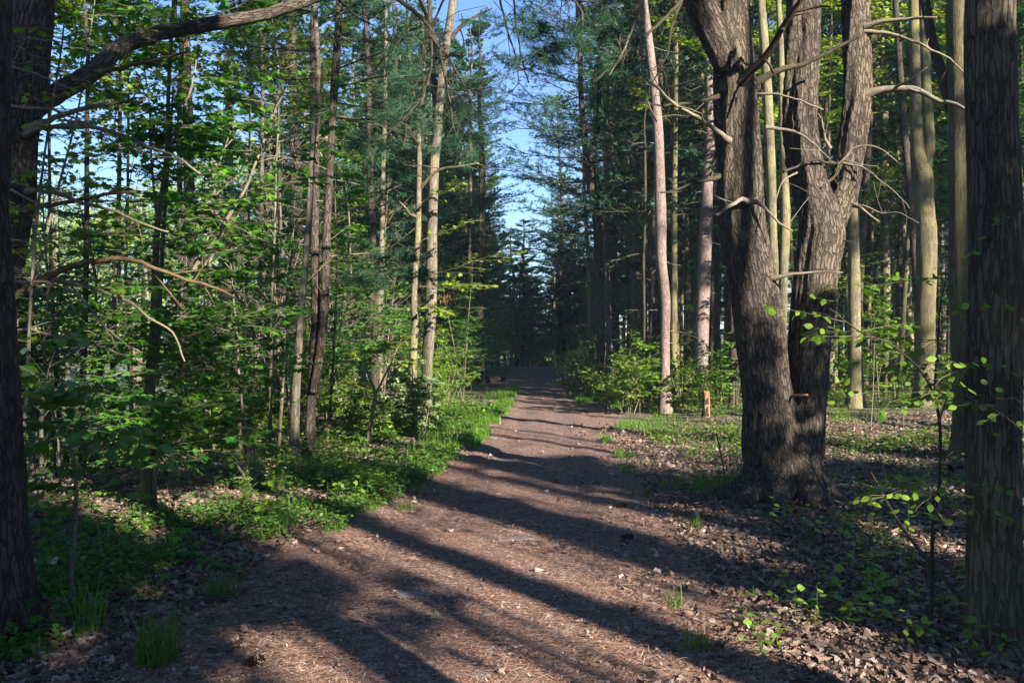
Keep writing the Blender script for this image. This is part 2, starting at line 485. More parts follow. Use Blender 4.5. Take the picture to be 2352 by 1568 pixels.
# ------------------------------------------------------------------ world, sun, camera
W = bpy.data.worlds.new("World"); S.world = W; W.use_nodes = True
wt = W.node_tree
sky = wt.nodes.new('ShaderNodeTexSky'); sky.sky_type = 'NISHITA'; sky.sun_disc = False
sky.sun_elevation = SUN_EL; sky.sun_rotation = math.atan2(SX, SY)
sky.air_density = 1.3; sky.dust_density = .2; sky.ozone_density = 4.0
wb = wt.nodes.new('ShaderNodeMix'); wb.data_type = 'RGBA'; wb.blend_type = 'MULTIPLY'; wb.inputs[0].default_value = 1.0
wb.inputs[7].default_value = (.78, .88, 1.22, 1); wt.links.new(sky.outputs[0], wb.inputs[6])
wt.links.new(wb.outputs[2], wt.nodes['Background'].inputs['Color'])
wt.nodes['Background'].inputs['Strength'].default_value = SKY_STRENGTH
ld = bpy.data.lights.new('sun', 'SUN'); ld.energy = SUN_STRENGTH; ld.angle = R(.53); ld.color = (1.0, .86, .70)
lo = bpy.data.objects.new('sun', ld); COL.objects.link(lo)
from mathutils import Vector
sv = Vector((SX * math.cos(SUN_EL), SY * math.cos(SUN_EL), math.sin(SUN_EL)))
lo.rotation_euler = sv.to_track_quat('Z', 'Y').to_euler(); lo.location = (20, -30, 30)
cd = bpy.data.cameras.new('camera'); cd.lens = F / 2352 * 36; cd.sensor_width = 36; cd.clip_end = 3000; cd.clip_start = .05
co = bpy.data.objects.new('camera', cd); COL.objects.link(co); co.location = (0, 0, CAMH); co.rotation_euler = (PI / 2, 0, 0)
S.camera = co
S.view_settings.view_transform = 'Standard'; S.view_settings.look = 'None'; S.view_settings.exposure = EXPOSURE; S.view_settings.gamma = 1
S.render.engine = 'CYCLES'
S.cycles.max_bounces = 6; S.cycles.diffuse_bounces = 3; S.cycles.glossy_bounces = 2; S.cycles.transmission_bounces = 3
S.cycles.transparent_max_bounces = 4; S.cycles.caustics_reflective = False; S.cycles.caustics_refractive = False
S.cycles.use_denoising = True

# ------------------------------------------------------------------ ground sheet, trail, water


def axis(lims):
    out = [np.array([lims[0][0]])]
    for a, b, st in lims:
        n = max(1, int(round((b - a) / st))); out.append(a + (b - a) * np.arange(1, n + 1) / n)
    return np.concatenate(out)


def sheet(xs, ys, zf, bkf):
    X, Y = np.meshgrid(xs, ys)
    Z = zf(X, Y)
    nx, ny = len(xs), len(ys)
    i = np.arange(ny - 1)[:, None] * nx; j = np.arange(nx - 1)[None]
    q = np.stack([i + j, i + j + 1, i + j + 1 + nx, i + j + nx], -1).reshape(-1, 4)
    mb = MB(); mb.add(np.stack([X, Y, Z], -1).reshape(-1, 3), q, 0, bkf(X, Y).reshape(-1, 3))
    return mb


xs = axis([(-600, -120, 40), (-120, -40, 8), (-40, -10, 1), (-10, -4.2, .2), (-4.2, 4.6, .055), (4.6, 10, .2), (10, 40, 1), (40, 120, 8), (120, 600, 40)])
ys = axis([(-80, -20, 8), (-20, 2, 1), (2, 9.5, .055), (9.5, 20, .15), (20, 50, .8), (50, 120, 3), (120, 260, 8), (260, 900, 40)])


def edge_noise(x, y):
    return (fbm(x * 1.1, y * .8, 21, 4) - .5) * 1.0


def ground_z(x, y):
    pd = path_d(x, y) + edge_noise(x, y)
    near = np.exp(-np.maximum(y - 6, 0) / 8)
    lump = (fbm(x * 3.2, y * 3.2, 31, 3) - .5) * .06 + (vnoise(x * 13, y * 13, 5) - .5) * .03 * near
    return gz(x, y) + lump * sstep(-.1, .5, pd) - .035 * (1 - sstep(-.25, .15, pd))


def ground_bk(x, y):
    pd = path_d(x, y)
    straw = 1 - sstep(-.3, 1.6, pd)
    straw = np.maximum(straw, .75 * np.exp(-((x - 2.5) ** 2 + (y - 7.9) ** 2) / 1.2))
    straw = np.maximum(straw, .7 * np.exp(-((x + 3.2) ** 2 / 2.5 + (y - 8.3) ** 2 / .8)))
    green = sstep(.3, 1.5, pd) * sstep(5, 8, y) * np.where(x < 0, .9, .55) * (1 - sstep(7, 12, x) * .4)
    return np.stack([straw, green, 0 * x], -1)


o = sheet(xs, ys, ground_z, ground_bk).build('ground', M['ground'])
tag(o, kind='structure')
py = axis([(-6, 2, .4), (2, 12, .055), (12, 30, .12), (30, 60, .3), (60, 90, 1)])
pt = np.linspace(-1, 1, 57)
TT, YY = np.meshgrid(pt, py)
wob = np.where(TT < 0, (vnoise(YY * 1.3, YY * 0 + 2, 8) - .5), (vnoise(YY * 1.1, YY * 0 + 9, 9) - .5)) * .5 * np.abs(TT) + np.where(TT < 0, (vnoise(YY * 5, YY * 0 + 2, 12) - .5), (vnoise(YY * 5, YY * 0 + 9, 13) - .5)) * .25 * np.abs(TT) ** 4
XX = np.interp(YY, PY, PC) + TT * (np.interp(YY, PY, PW) + .1 + wob)
ZZ = gz(XX, YY) + .012 + (fbm(XX * 3, YY * 2.2, 41, 4) - .5) * .055 - .045 * np.abs(TT) ** 10 - .02 * np.exp(-((np.abs(TT) - .45) / .18) ** 2)
mb = MB(); nx = len(pt)
i = np.arange(len(py) - 1)[:, None] * nx; j = np.arange(nx - 1)[None]
worn = np.exp(-((np.abs(TT - .08) - .34) / .22) ** 2)
mb.add(np.stack([XX, YY, ZZ], -1).reshape(-1, 3), np.stack([i + j, i + j + 1, i + j + 1 + nx, i + j + nx], -1).reshape(-1, 4), 0, np.stack([worn, 0 * worn, 0 * worn], -1).reshape(-1, 3))
tag(mb.build('path', M['path']), kind='structure')
mb = MB(); mb.add([(-260, 9, -1.0), (-5, 9, -1.0), (-5, 190, -1.0), (-260, 190, -1.0)], [[0, 1, 2, 3]])
tag(mb.build('water', M['water']), kind='structure')


def path_z(x, y):
    return gz(x, y) + .014
# ------------------------------------------------------------------ growth


def unit(v):
    v = np.asarray(v, float); return v / (np.linalg.norm(v) + 1e-9)


class Crown:
    """twigs and leaves of one crown, kept apart from the trunk"""
    def __init__(s, rng):
        s.rng = rng; s.tw = MB(); s.lp = []; s.ld = []; s.np_ = []; s.nd = []

    def spray(s, p, d, L, r=.006, twigs=8, per=6, flat=.15, droop=.12, seg=5):
        g = s.rng
        d = unit(d); side = unit(np.cross(d, [0, 0, 1.]) + 1e-6)
        n = 7; t = np.linspace(0, 1, n)
        P = np.asarray(p)[None] + d[None] * (L * t)[:, None]
        P[:, 2] += -droop * L * t ** 2 + g.normal(0, .02 * L, n) * t
        P += side[None] * (np.cumsum(g.normal(0, .035 * L, n)) * t)[:, None]
        tube(s.tw, P, np.linspace(r, r * .35, n), seg, rng=g)
        for k in range(twigs):
            a = .12 + .86 * (k + g.uniform(0, .8)) / twigs
            i = min(n - 2, int(a * (n - 1))); q = P[i] + (P[i + 1] - P[i]) * (a * (n - 1) - i)
            sg = 1 if k % 2 else -1
            ang = R(g.uniform(35, 65))
            td = unit(d * math.cos(ang) + side * sg * math.sin(ang) + np.array([0, 0, g.normal(.02, flat)]))
            tl = L * (.42 * (1 - a) + .14) * g.uniform(.7, 1.3)
            e = q + td * tl + np.array([0, 0, -droop * tl * .6])
            if tl > .12:
                tube(s.tw, [q, (q + e) / 2 + g.normal(0, .02, 3) * tl, e], [r * .5, r * .4, r * .25], 3, rng=g)
            m = max(2, int(round(per * g.uniform(.6, 1.4))))
            f = np.linspace(.2, 1, m)[:, None]
            pp = q + (e - q) * f
            ts = unit(np.cross(td, [0, 0, 1.]))
            alt = np.where(np.arange(m) % 2 == 0, 1, -1)[:, None]
            dd = td[None] * g.uniform(.3, 1., (m, 1)) + ts[None] * alt * g.uniform(.4, 1., (m, 1)) + np.array([0, 0, -.25])
            dd[-1] = td + np.array([0, 0, -.2])
            s.lp.append(pp); s.ld.append(dd)
        return P

    def bough(s, p, d, L, r=.012, twigs=12, tufts=3, rise=.12, droop=.1, seg=4):
        """one pine bough, its twigs ending in needle tufts"""
        g = s.rng
        d = unit(d); side = unit(np.cross(d, [0, 0, 1.]) + 1e-6)
        n = 7; t = np.linspace(0, 1, n)
        P = np.asarray(p)[None] + d[None] * (L * t)[:, None]
        P[:, 2] += L * (rise * t ** 2 - droop * t) + g.normal(0, .02 * L, n) * t
        P += side[None] * (np.cumsum(g.normal(0, .04 * L, n)) * t)[:, None]
        tube(s.tw, P, np.linspace(r, r * .3, n), seg, rng=g)
        for k in range(twigs):
            a = .22 + .78 * (k + g.uniform(0, .9)) / twigs
            i = min(n - 2, int(a * (n - 1))); q = P[i] + (P[i + 1] - P[i]) * (a * (n - 1) - i)
            sg = 1 if k % 2 else -1
            ang = R(g.uniform(30, 60))
            td = unit(d * math.cos(ang) + side * sg * math.sin(ang) + np.array([0, 0, g.normal(.05, .2)]))
            tl = L * (.40 * (1 - a) + .10) * g.uniform(.6, 1.3)
            e = q + td * tl
            if tl > .15:
                tube(s.tw, [q, e], [r * .45, r * .2], 3, rng=g)
            f = np.linspace(.4, 1, tufts)[:, None]
            s.np_.append(q + (e - q) * f + g.normal(0, .02, (tufts, 3))); s.nd.append(np.tile(td + [0, 0, .15], (tufts, 1)) + g.normal(0, .25, (tufts, 3)))
        s.np_.append(P[-2:]); s.nd.append(np.tile(d, (2, 1)))
        return P

    def mb(s, shape=MAPLE, size=.1, jitter=.25, tilt=.35, keep=None, nl=.11, nw=.004, per=11, spread=.55):
        m = s.tw
        if s.lp:
            P = np.concatenate(s.lp); D = np.concatenate(s.ld)
            if keep is not None:
                k = keep(P); P, D = P[k], D[k]
            leaves(m, P, D, size * s.rng.uniform(1 - jitter, 1 + jitter, len(P)), shape, s.rng, 1, tilt)
        if s.np_:
            P = np.concatenate(s.np_); D = np.concatenate(s.nd)
            if keep is not None:
                k = keep(P); P, D = P[k], D[k]
            needles(m, P, D, nl, nw, s.rng, per, 1, spread)
        return m


def circ(a, el=0.0):
    return np.array([math.cos(a) * math.cos(el), math.sin(a) * math.cos(el), math.sin(el)])


def stem_line(g, H, lean=(0, 0), n=7, wob=.02, base=-.15):
    t = np.linspace(0, 1, n)
    P = np.stack([lean[0] * t + np.cumsum(g.normal(0, wob, n)) * t, lean[1] * t + np.cumsum(g.normal(0, wob, n)) * t, base + (H - base) * t], 1)
    return P


def sample(P, z):
    i = int(np.clip(np.searchsorted(P[:, 2], z) - 1, 0, len(P) - 2))
    f = np.clip((z - P[i, 2]) / max(1e-6, P[i + 1, 2] - P[i, 2]), 0, 1)
    return P[i] + (P[i + 1] - P[i]) * f


# ---- prototypes: each returns an Empty with its parts, placed later and copied


def maple_sapling(seed, H, r, z0, nspray, Ls, leaf, lmat, bmat, label, name='maple_sapling', cat='sapling', shape=MAPLE, stems=1, twigs=8, per=6, group=None, tilt=.35):
    g = np.random.default_rng(seed)
    t = thing(name, label, cat, group=group)
    tr = MB(); cr = Crown(g)
    for k in range(stems):
        a = g.uniform(0, 6.28)
        ln = g.uniform(.05, .16) * H if stems == 1 else g.uniform(.15, .4) * H
        P = stem_line(g, H * g.uniform(.8, 1), (math.cos(a) * ln, math.sin(a) * ln), 8, .03 * H / 5)
        P[:, :2] += g.normal(0, .05, 2) * (stems > 1)
        rr = np.linspace(r, r * .18, 8) * g.uniform(.75, 1)
        tube(tr, P, rr, 8, .15, rng=g, flare=.25, wob=.05)
        zz = np.sort(g.uniform(z0, H * .97, nspray // stems))
        for q, z in enumerate(zz):
            if z > P[-1, 2]: continue
            p = sample(P, z); f = (z - z0) / max(.1, H - z0)
            L = (Ls[0] * (1 - f) + Ls[1] * f) * g.uniform(.6, 1.25)
            cr.spray(p, circ(q * 2.4 + g.uniform(-.6, .6), g.uniform(.05, .55)), L, max(.004, r * .16), twigs, per)
    child(tr, 'trunk', bmat, t)
    child(cr.mb(shape, leaf, tilt=tilt), 'crown', [M['twig'], lmat], t)
    return t


def pole_tree(seed, H, r, z0, nl, Ls, leaf, lmat, bmat, label, name, cat='tree', twigs=9, per=7, shape=CARD, group=None):
    """a tall slim forest tree: bare pole, forked limbs, airy crown"""
    g = np.random.default_rng(seed)
    t = thing(name, label, cat, group=group)
    tr = MB(); cr = Crown(g)
    a = g.uniform(0, 6.28); ln = g.uniform(.02, .07) * H
    P = stem_line(g, H, (math.cos(a) * ln, math.sin(a) * ln), 10, .05)
    tube(tr, P, r * (1 - .85 * np.linspace(0, 1, 10) ** 1.3), 10, .35, rng=g, flare=.4, wob=.05)
    for q in range(nl):
        f = (q + g.uniform(0, 1)) / nl; z = z0 + (H - z0) * f * .97
        p = sample(P, z); L = (Ls[0] * (1 - f) + Ls[1] * f) * g.uniform(.7, 1.2)
        d = circ(q * 2.4 + g.uniform(-.5, .5), g.uniform(.35, .95))
        B = cr.spray(p, d, L, max(.008, r * .22 * (1 - .6 * f)), 4, 3, .3, .0)
        for k in range(2, 7):
            for sg in (-1, 1):
                dd = unit(d + np.cross(d, [0, 0, 1.]) * sg * g.uniform(.4, 1.2) + [0, 0, g.normal(-.25, .25)])
                cr.spray(B[k], dd, L * .45 * g.uniform(.6, 1.2), .006, twigs, per, .25, .15, 3)
    child(tr, 'trunk', bmat, t)
    child(cr.mb(shape, leaf), 'crown', [M['twig_dark'], lmat], t)
    return t


def pine_crown(g, P, z0, H, L0, L1, dz=.62, nb=(3, 6), nl=.12, nw=.007, per=9, twigs=11, lmat=None):
    cr = Crown(g); z = z0; a = g.uniform(0, 6)
    while z < H:
        f = (z - z0) / (H - z0)
        for k in range(int(g.integers(*nb))):
            a += 2 * PI / 5 + g.uniform(-.5, .5)
            L = (L0 * (1 - f ** 2.2) + L1 * f ** 2.2) * g.uniform(.35, 1.2) * (1 if f > .15 else .75)
            cr.bough(sample(P, z + g.uniform(-.1, .1)), circ(a, g.uniform(-.1, .2) + .45 * f), L, .012 + .010 * (1 - f), twigs, 3, .15, .12)
        a += 1.1; z += dz * g.uniform(.8, 1.3)
    return cr.mb(nl=nl, nw=nw, per=per)


def dead_limbs(g, mb, P, z0, z1, n, L, r=.012):
    for q in range(n):
        z = g.uniform(z0, z1); p = sample(P, z); a = g.uniform(0, 6.28); l = L * g.uniform(.3, 1.2)
        d = circ(a, g.uniform(-.25, .25)); pts = [p, p + d * l * .4 + [0, 0, .02 * l], p + d * l * .75 + g.normal(0, .06, 3) * l, p + d * l + g.normal(0, .1, 3) * l]
        rr = r * g.uniform(.5, 1.2)
        tube(mb, pts, [rr, rr * .8, rr * .5, rr * .25], 5, rng=g)
        for k in range(int(g.integers(0, 4))):
            q0 = np.asarray(pts[1]) + (np.asarray(pts[3]) - np.asarray(pts[1])) * g.uniform(0, .9)
            tube(mb, [q0, q0 + unit(d + g.normal(0, .7, 3)) * l * g.uniform(.15, .4)], [rr * .4, rr * .2], 3, rng=g)


def pine_tree(seed, H, r, z0, L0, L1, bmat, label, name='pine_tree', dead=14, nw=.012, per=8, group=None, dz=.65):
    g = np.random.default_rng(seed)
    t = thing(name, label, 'tree', group=group)
    tr = MB(); a = g.uniform(0, 6.28); ln = g.uniform(0, .04) * H
    P = stem_line(g, H, (math.cos(a) * ln, math.sin(a) * ln), 10, .04)
    tube(tr, P, r * (1 - .85 * np.linspace(0, 1, 10) ** 1.2), 12, .3, rng=g, flare=.35, wob=.05)
    child(tr, 'trunk', bmat, t)
    if dead:
        db = MB(); dead_limbs(g, db, P, 1.6, z0 + 1, dead, 1.5)
        child(db, 'dead_branches', M['twig'], t)['kind'] = 'stuff'
    child(pine_crown(g, P, z0, H, L0, L1, dz, nw=nw, per=per), 'crown', [M['twig_dark'], M['needle']], t)
    return t


def shrub(seed, H, W_, nst, leaf, lmat, label, shape=OVAL, name='shrub', per=6, twigs=7, group=None):
    g = np.random.default_rng(seed)
    t = thing(name, label, 'shrub', group=group)
    st = MB(); cr = Crown(g)
    for k in range(nst):
        a = g.uniform(0, 6.28); ro = W_ * .5 * math.sqrt(g.uniform(.05, 1)); h = H * g.uniform(.45, 1) * (1 - .35 * (ro / W_ * 2) ** 2)
        b = np.array([math.cos(a) * ro * .35, math.sin(a) * ro * .35, -.1])
        e = np.array([math.cos(a) * ro, math.sin(a) * ro, h])
        m = (b + e) / 2 + [0, 0, .12 * h] + g.normal(0, .05, 3)
        P, rr = spline([b, m, e], [.012, .009, .004], .12)
        tube(st, P, rr, 5, rng=g)
        for z in np.sort(g.uniform(.18 * h, h, max(3, int(h * 7)))):
            p = sample(P, z)
            cr.spray(p, circ(g.uniform(0, 6.28), g.uniform(-.1, .7)), g.uniform(.2, .55) * (.5 + .3 * H), .004, twigs, per, .35, .1, 3)
    child(st, 'stem', M['twig'], t)
    child(cr.mb(shape, leaf), 'foliage', [M['twig'], lmat], t)
    return t


def seedling(seed, h, nl, leaf, lmat, label, shape=OVAL, name='seedling', cat='seedling', group=None, flower=False, nst=1):
    g = np.random.default_rng(seed)
    t = thing(name, label, cat, group=group)
    st = MB(); lf = MB(); fl = MB()
    for k in range(nst):
        a = g.uniform(0, 6.28); e = np.array([g.normal(0, .12) * h, g.normal(0, .12) * h, h * g.uniform(.8, 1.05)])
        b = np.array([math.cos(a), math.sin(a), 0]) * .04 * (nst > 1); b[2] = -.02
        e[:2] += b[:2] * 2
        tube(st, [b, (b + e) / 2 + g.normal(0, .03, 3) * h, e], [.0022, .0018, .001], 5, rng=g)
        f = np.linspace(.25, 1, nl)[:, None]
        az = np.arange(nl) * 2.4 + g.uniform(0, 6)
        out = np.stack([np.cos(az), np.sin(az), g.uniform(-.2, .35, nl)], 1)
        leaves(lf, b + (e - b) * f + out * .012, out, leaf * (1.15 - .22 * f[:, 0]) * g.uniform(.8, 1.15, nl), shape, g, 0, .3)
        if flower:
            q = g.normal(0, .008, (6, 3)) + e + [0, 0, .015]
            az = g.uniform(0, 6.28, 6)
            leaves(fl, q, np.stack([np.cos(az), np.sin(az), .3 + 0 * az], 1), .010, OVAL, g, 0, .5)
    child(st, 'stem', M['stalk'], t); child(lf, 'foliage', lmat, t)
    if flower: child(fl, 'flower', M['petal'], t)
    return t


def blades(mb, pts, h, w, g, lean=.5, mat=0):
    pts = np.asarray(pts, float); N = len(pts)
    a = g.uniform(0, 6.28, N); d = np.stack([np.cos(a), np.sin(a), 0 * a], 1); s = np.stack([-np.sin(a), np.cos(a), 0 * a], 1)
    hh = (h * g.uniform(.55, 1.2, N))[:, None]; ln = (g.uniform(.1, 1, N) * lean)[:, None]
    u = np.array([0, 0, 1.])
    rows = []
    for f, ww in ((0, 1), (.45, .85), (.8, .55), (1, .08)):
        c = pts + u * hh * (f - .25 * ln * f * f) + d * hh * ln * f * f
        rows += [c - s * w * ww * .5, c + s * w * ww * .5]
    Wd = np.stack(rows, 1)
    o_ = np.arange(N)[:, None] * 8
    q = np.concatenate([o_ + np.array([[2 * k, 2 * k + 1, 2 * k + 3, 2 * k + 2]]) for k in range(3)])
    mb.add(Wd.reshape(-1, 3), q, mat, smooth=False)
# ------------------------------------------------------------------ the hero trees
RG = np.random.default_rng(7)


def uvline(pts, Y0, Y1=None):
    n = len(pts); ys_ = np.linspace(Y0, Y0 if Y1 is None else Y1, n)
    return np.array([at(u, v, y) for (u, v), y in zip(pts, ys_)])


def wpx(ws, Y):
    return np.asarray(ws, float) / 2 / F * np.asarray(Y)


def limb(parent, pts, Y0, Y1, ws, mat='twig', name='branch', segs=7, twigs=0, tl=.5, label=None):
    """a limb traced as its centre line (u, v), thinning from ws[0] to ws[1] pixels, swinging from depth Y0 to Y1"""
    P = uvline(pts, Y0, Y1) - np.array(parent.location)
    r = wpx(np.linspace(ws[0], ws[1], len(pts)), np.linspace(Y0, Y1, len(pts)))
    mb = MB(); Q, rr = spline(P, r, .05); rr = rr.copy(); m_ = min(3, len(rr)); rr[:m_] *= np.array([1.4, 1.2, 1.06])[:m_]
    Q = Q + RG.normal(0, .003, Q.shape)
    tube(mb, Q, rr, segs, rng=RG, wob=.08)
    for k in range(twigs):
        i = int(RG.integers(len(Q) // 4, len(Q) - 1)); d = unit(Q[i] - Q[i - 1] + RG.normal(0, .55, 3)); l = tl * RG.uniform(.3, 1.2)
        e = Q[i] + d * l
        tube(mb, [Q[i], Q[i] + d * l * .5 + RG.normal(0, .05, 3) * l, e], [rr[i] * .45, rr[i] * .35, rr[i] * .15 + .001], 4, rng=RG)
        if RG.uniform() < .6:
            q = Q[i] + d * l * .5
            tube(mb, [q, q + unit(d + RG.normal(0, .7, 3)) * l * .5], [rr[i] * .3, .0015], 3, rng=RG)
    o = child(mb, name, M[mat], parent)
    if label: o['label'] = label
    return o


def extend(P, rad, ztop, wob=.15):
    P = np.asarray(P, float); d = unit(P[-1] - P[-2])
    d = unit(d + np.array([0, 0, 1.5])); n = 5; h = (ztop - P[-1, 2]) / n
    out = [p for p in P]; rr = list(rad)
    for k in range(1, n + 1):
        out.append(P[-1] + np.array([d[0], d[1], d[2]]) * h * k / d[2] + np.append(RG.normal(0, wob, 2), 0) * k / n); rr.append(rad[-1] * (1 - .8 * k / n))
    return np.array(out), np.array(rr)


def hero_trunk(t, pts, Y, ws, bmat, ztop=14, flare=.3, segs=20, step=.06, Yt=None, wob=.05, foot=True):
    """pts from the foot upwards"""
    Ys = np.full(len(pts), float(Y)) if Yt is None else np.linspace(Y, Yt, len(pts))
    P = np.array([at(u, v, y) for (u, v), y in zip(pts, Ys)]) - np.array(t.location)
    r = wpx(ws, Ys)
    if foot:
        P[0, 2] = -.12
    if ztop: P, r = extend(P, r, ztop)
    mb = MB(); tube(mb, P, r, segs, step, rng=RG, flare=flare, wob=wob)
    child(mb, 'trunk', bmat, t)
    return P, r


def hero(name, label, u, v, Y=None, cat='tree'):
    Y = 3200.0 / (v - 784) if Y is None else Y
    x = (u - CX) / F * Y
    return thing(name, label, cat, (x, Y, gz1(x, Y))), Y


def top_crown(t, P, z0, z1, kind, L0=2.4, L1=.7):
    g = np.random.default_rng(int(abs(t.location.x * 97 + t.location.y * 13)))
    if kind == 'pine':
        child(pine_crown(g, P, z0, z1, L0, L1, .9, (3, 5), nw=.014, per=8, twigs=9), 'crown', [M['twig_dark'], M['needle']], t)
    else:
        cr = Crown(g)
        for q in range(int((z1 - z0) * 3.2)):
            f = g.uniform(0, 1); p = sample(P, z0 + (z1 - z0) * f); d = circ(g.uniform(0, 6.28), g.uniform(.2, .8)); L = (L0 * (1 - f) + L1 * f) * g.uniform(.6, 1.1)
            B = cr.spray(p, d, L, .015, 4, 3)
            for k in range(2, 7):
                cr.spray(B[k], unit(d + g.normal(0, .7, 3)), L * .45, .006, 7, 5, .25, .15, 3)
        child(cr.mb(CARD, .10), 'crown', [M['twig_dark'], M['leaf_yellow']], t)


# --- the big three-stemmed pine beside the trail: stems fused into one skin, then roughened
t, YA = hero('pine_tree', 'massive three stemmed grey pine with flared foot beside the trail', 1800, 1180, 8.1)
OA = np.array(t.location)
stems = []


def stemA(pts, ws, Y0, Y1, ztop=None):
    ys_ = np.linspace(Y0, Y1, len(pts)); P = np.array([at(u, v, y) for (u, v), y in zip(pts, ys_)]) - OA; r = wpx(ws, ys_)
    if ztop: P, r = extend(P, r, ztop, .1)
    stems.append(spline(P, r, .05))
    return P


LS = stemA([(1795, 1200), (1788, 1120), (1772, 1034), (1764, 926), (1754, 858), (1743, 755), (1731, 653), (1716, 585), (1703, 517), (1699, 440), (1696, 360), (1691, 270), (1688, 150), (1677, 0)],
           [140, 136, 128, 110, 106, 107, 104, 105, 104, 103, 100, 96, 94, 90], 8.1, 8.0, 15)
MS = stemA([(1812, 1200), (1825, 1120), (1848, 1034), (1858, 926), (1857, 858), (1863, 755), (1872, 653), (1878, 585), (1884, 540), (1878, 490), (1866, 443), (1851, 375), (1842, 300), (1840, 273), (1842, 180), (1845, 92), (1846, 0)],
           [136, 112, 90, 80, 92, 94, 97, 101, 104, 92, 81, 79, 75, 73, 75, 76, 74], 8.1, 8.35, 15)
FS = stemA([(1884, 560), (1905, 520), (1925, 480), (1940, 443), (1950, 375), (1959, 307), (1968, 211), (1965, 102), (1961, 0)],
           [90, 78, 66, 64, 59, 59, 62, 60, 58], 8.33, 8.5, 14)
LT = stemA([(1690, 190), (1668, 130), (1640, 75), (1612, 20), (1580, -60), (1540, -150)], [85, 78, 72, 68, 62, 54], 8.0, 7.9, None)
mb = MB()
for P, r in stems:
    tube(mb, P, r, 20, rng=RG, cap0=True)
base = np.array([0, 0, 0.])
for a, l, rr in ((2.9, 1.0, .15), (3.6, .75, .15), (4.3, .5, .15), (5.2, .55, .15), (.1, .85, .15), (5.8, .65, .13), (1.2, .8, .14), (2.1, .8, .13)):
    d = np.array([math.cos(a), math.sin(a), 0])
    b0 = np.array([(1800 - CX) / F * YA, YA, 0]) - OA; b0[2] = 0
    tube(mb, [b0 + d * .12 + [0, 0, .55], b0 + d * .22 + [0, 0, .27], b0 + d * .34 + [0, 0, .06], b0 + d * (.3 + l * .3) + [0, 0, -.06], b0 + d * (.4 + l * .55) + [0, 0, -.20]], [rr * .7, rr * .78, rr * .8, rr * .65, rr * .35], 12, .05, rng=RG, cap0=True)
raw = mb.build('raw', [M['bark_pine']])
md = raw.modifiers.new('r', 'REMESH'); md.mode = 'VOXEL'; md.voxel_size = .022
sm = raw.modifiers.new('s', 'SMOOTH'); sm.factor = .6; sm.iterations = 3
dg = bpy.context.evaluated_depsgraph_get()
me = bpy.data.meshes.new_from_object(raw.evaluated_get(dg))
bpy.data.objects.remove(raw)
nv = len(me.vertices); co_ = np.empty(nv * 3); me.vertices.foreach_get('co', co_); co_ = co_.reshape(-1, 3)
no_ = np.empty(nv * 3); me.vertices.foreach_get('normal', no_); no_ = no_.reshape(-1, 3)
AX = np.concatenate([P for P, r in stems]); AR = np.concatenate([r for P, r in stems]); AT = np.concatenate([frames(P)[0] for P, r in stems])
AL = np.concatenate([np.concatenate([[0], np.cumsum(np.linalg.norm(np.diff(P, axis=0), axis=1))]) + 31 * k for k, (P, r) in enumerate(stems)])
idx = np.empty(nv, int)
for s0 in range(0, nv, 4000):
    dd = np.linalg.norm(co_[s0:s0 + 4000, None] - AX[None], axis=2) - AR[None]
    idx[s0:s0 + 4000] = dd.argmin(1)
rel = co_ - AX[idx]
ax_t = (rel * AT[idx]).sum(1); rad_v = rel - AT[idx] * ax_t[:, None]
bkA = np.stack([rad_v[:, 0], rad_v[:, 1], AL[idx] + ax_t], 1)
th_ = np.arctan2(rad_v[:, 1], rad_v[:, 0]); LL = bkA[:, 2]
dsp = (vnoise(np.cos(th_) * 9 + 20, LL * 5 + np.sin(th_) * 9, 3) - .5) * .022 + (vnoise(np.cos(th_) * 2.5 + 9, LL * 1.6 + np.sin(th_) * 2, 4) - .5) * .05
co_ = co_ + no_ * dsp[:, None]
me.vertices.foreach_set('co', co_.ravel())
if 'bk' in me.attributes: me.attributes.remove(me.attributes['bk'])
ab = me.attributes.new('bk', 'FLOAT_VECTOR', 'POINT'); ab.data.foreach_set('vector', bkA.ravel().astype(np.float32))
me.polygons.foreach_set('use_smooth', np.ones(len(me.polygons), bool)); me.update()
o = bpy.data.objects.new('trunk', me); COL.objects.link(o); o.parent = t
KIDS.setdefault(t.name, []).append(o)
for P in (LS, MS, FS):
    pass
g = np.random.default_rng(5)
cr = Crown(g)
for P, z0, z1 in ((LS, 8.8, 15), (MS, 8.8, 15), (FS, 9, 14)):
    z = z0
    while z < z1:
        for k in range(3):
            cr.bough(sample(P, z), circ(g.uniform(0, 6.28), g.uniform(0, .4)), g.uniform(1.2, 2.6), .02, 9, 3)
        z += .9
child(cr.mb(nl=.12, nw=.012, per=8), 'crown', [M['twig_dark'], M['needle']], t)
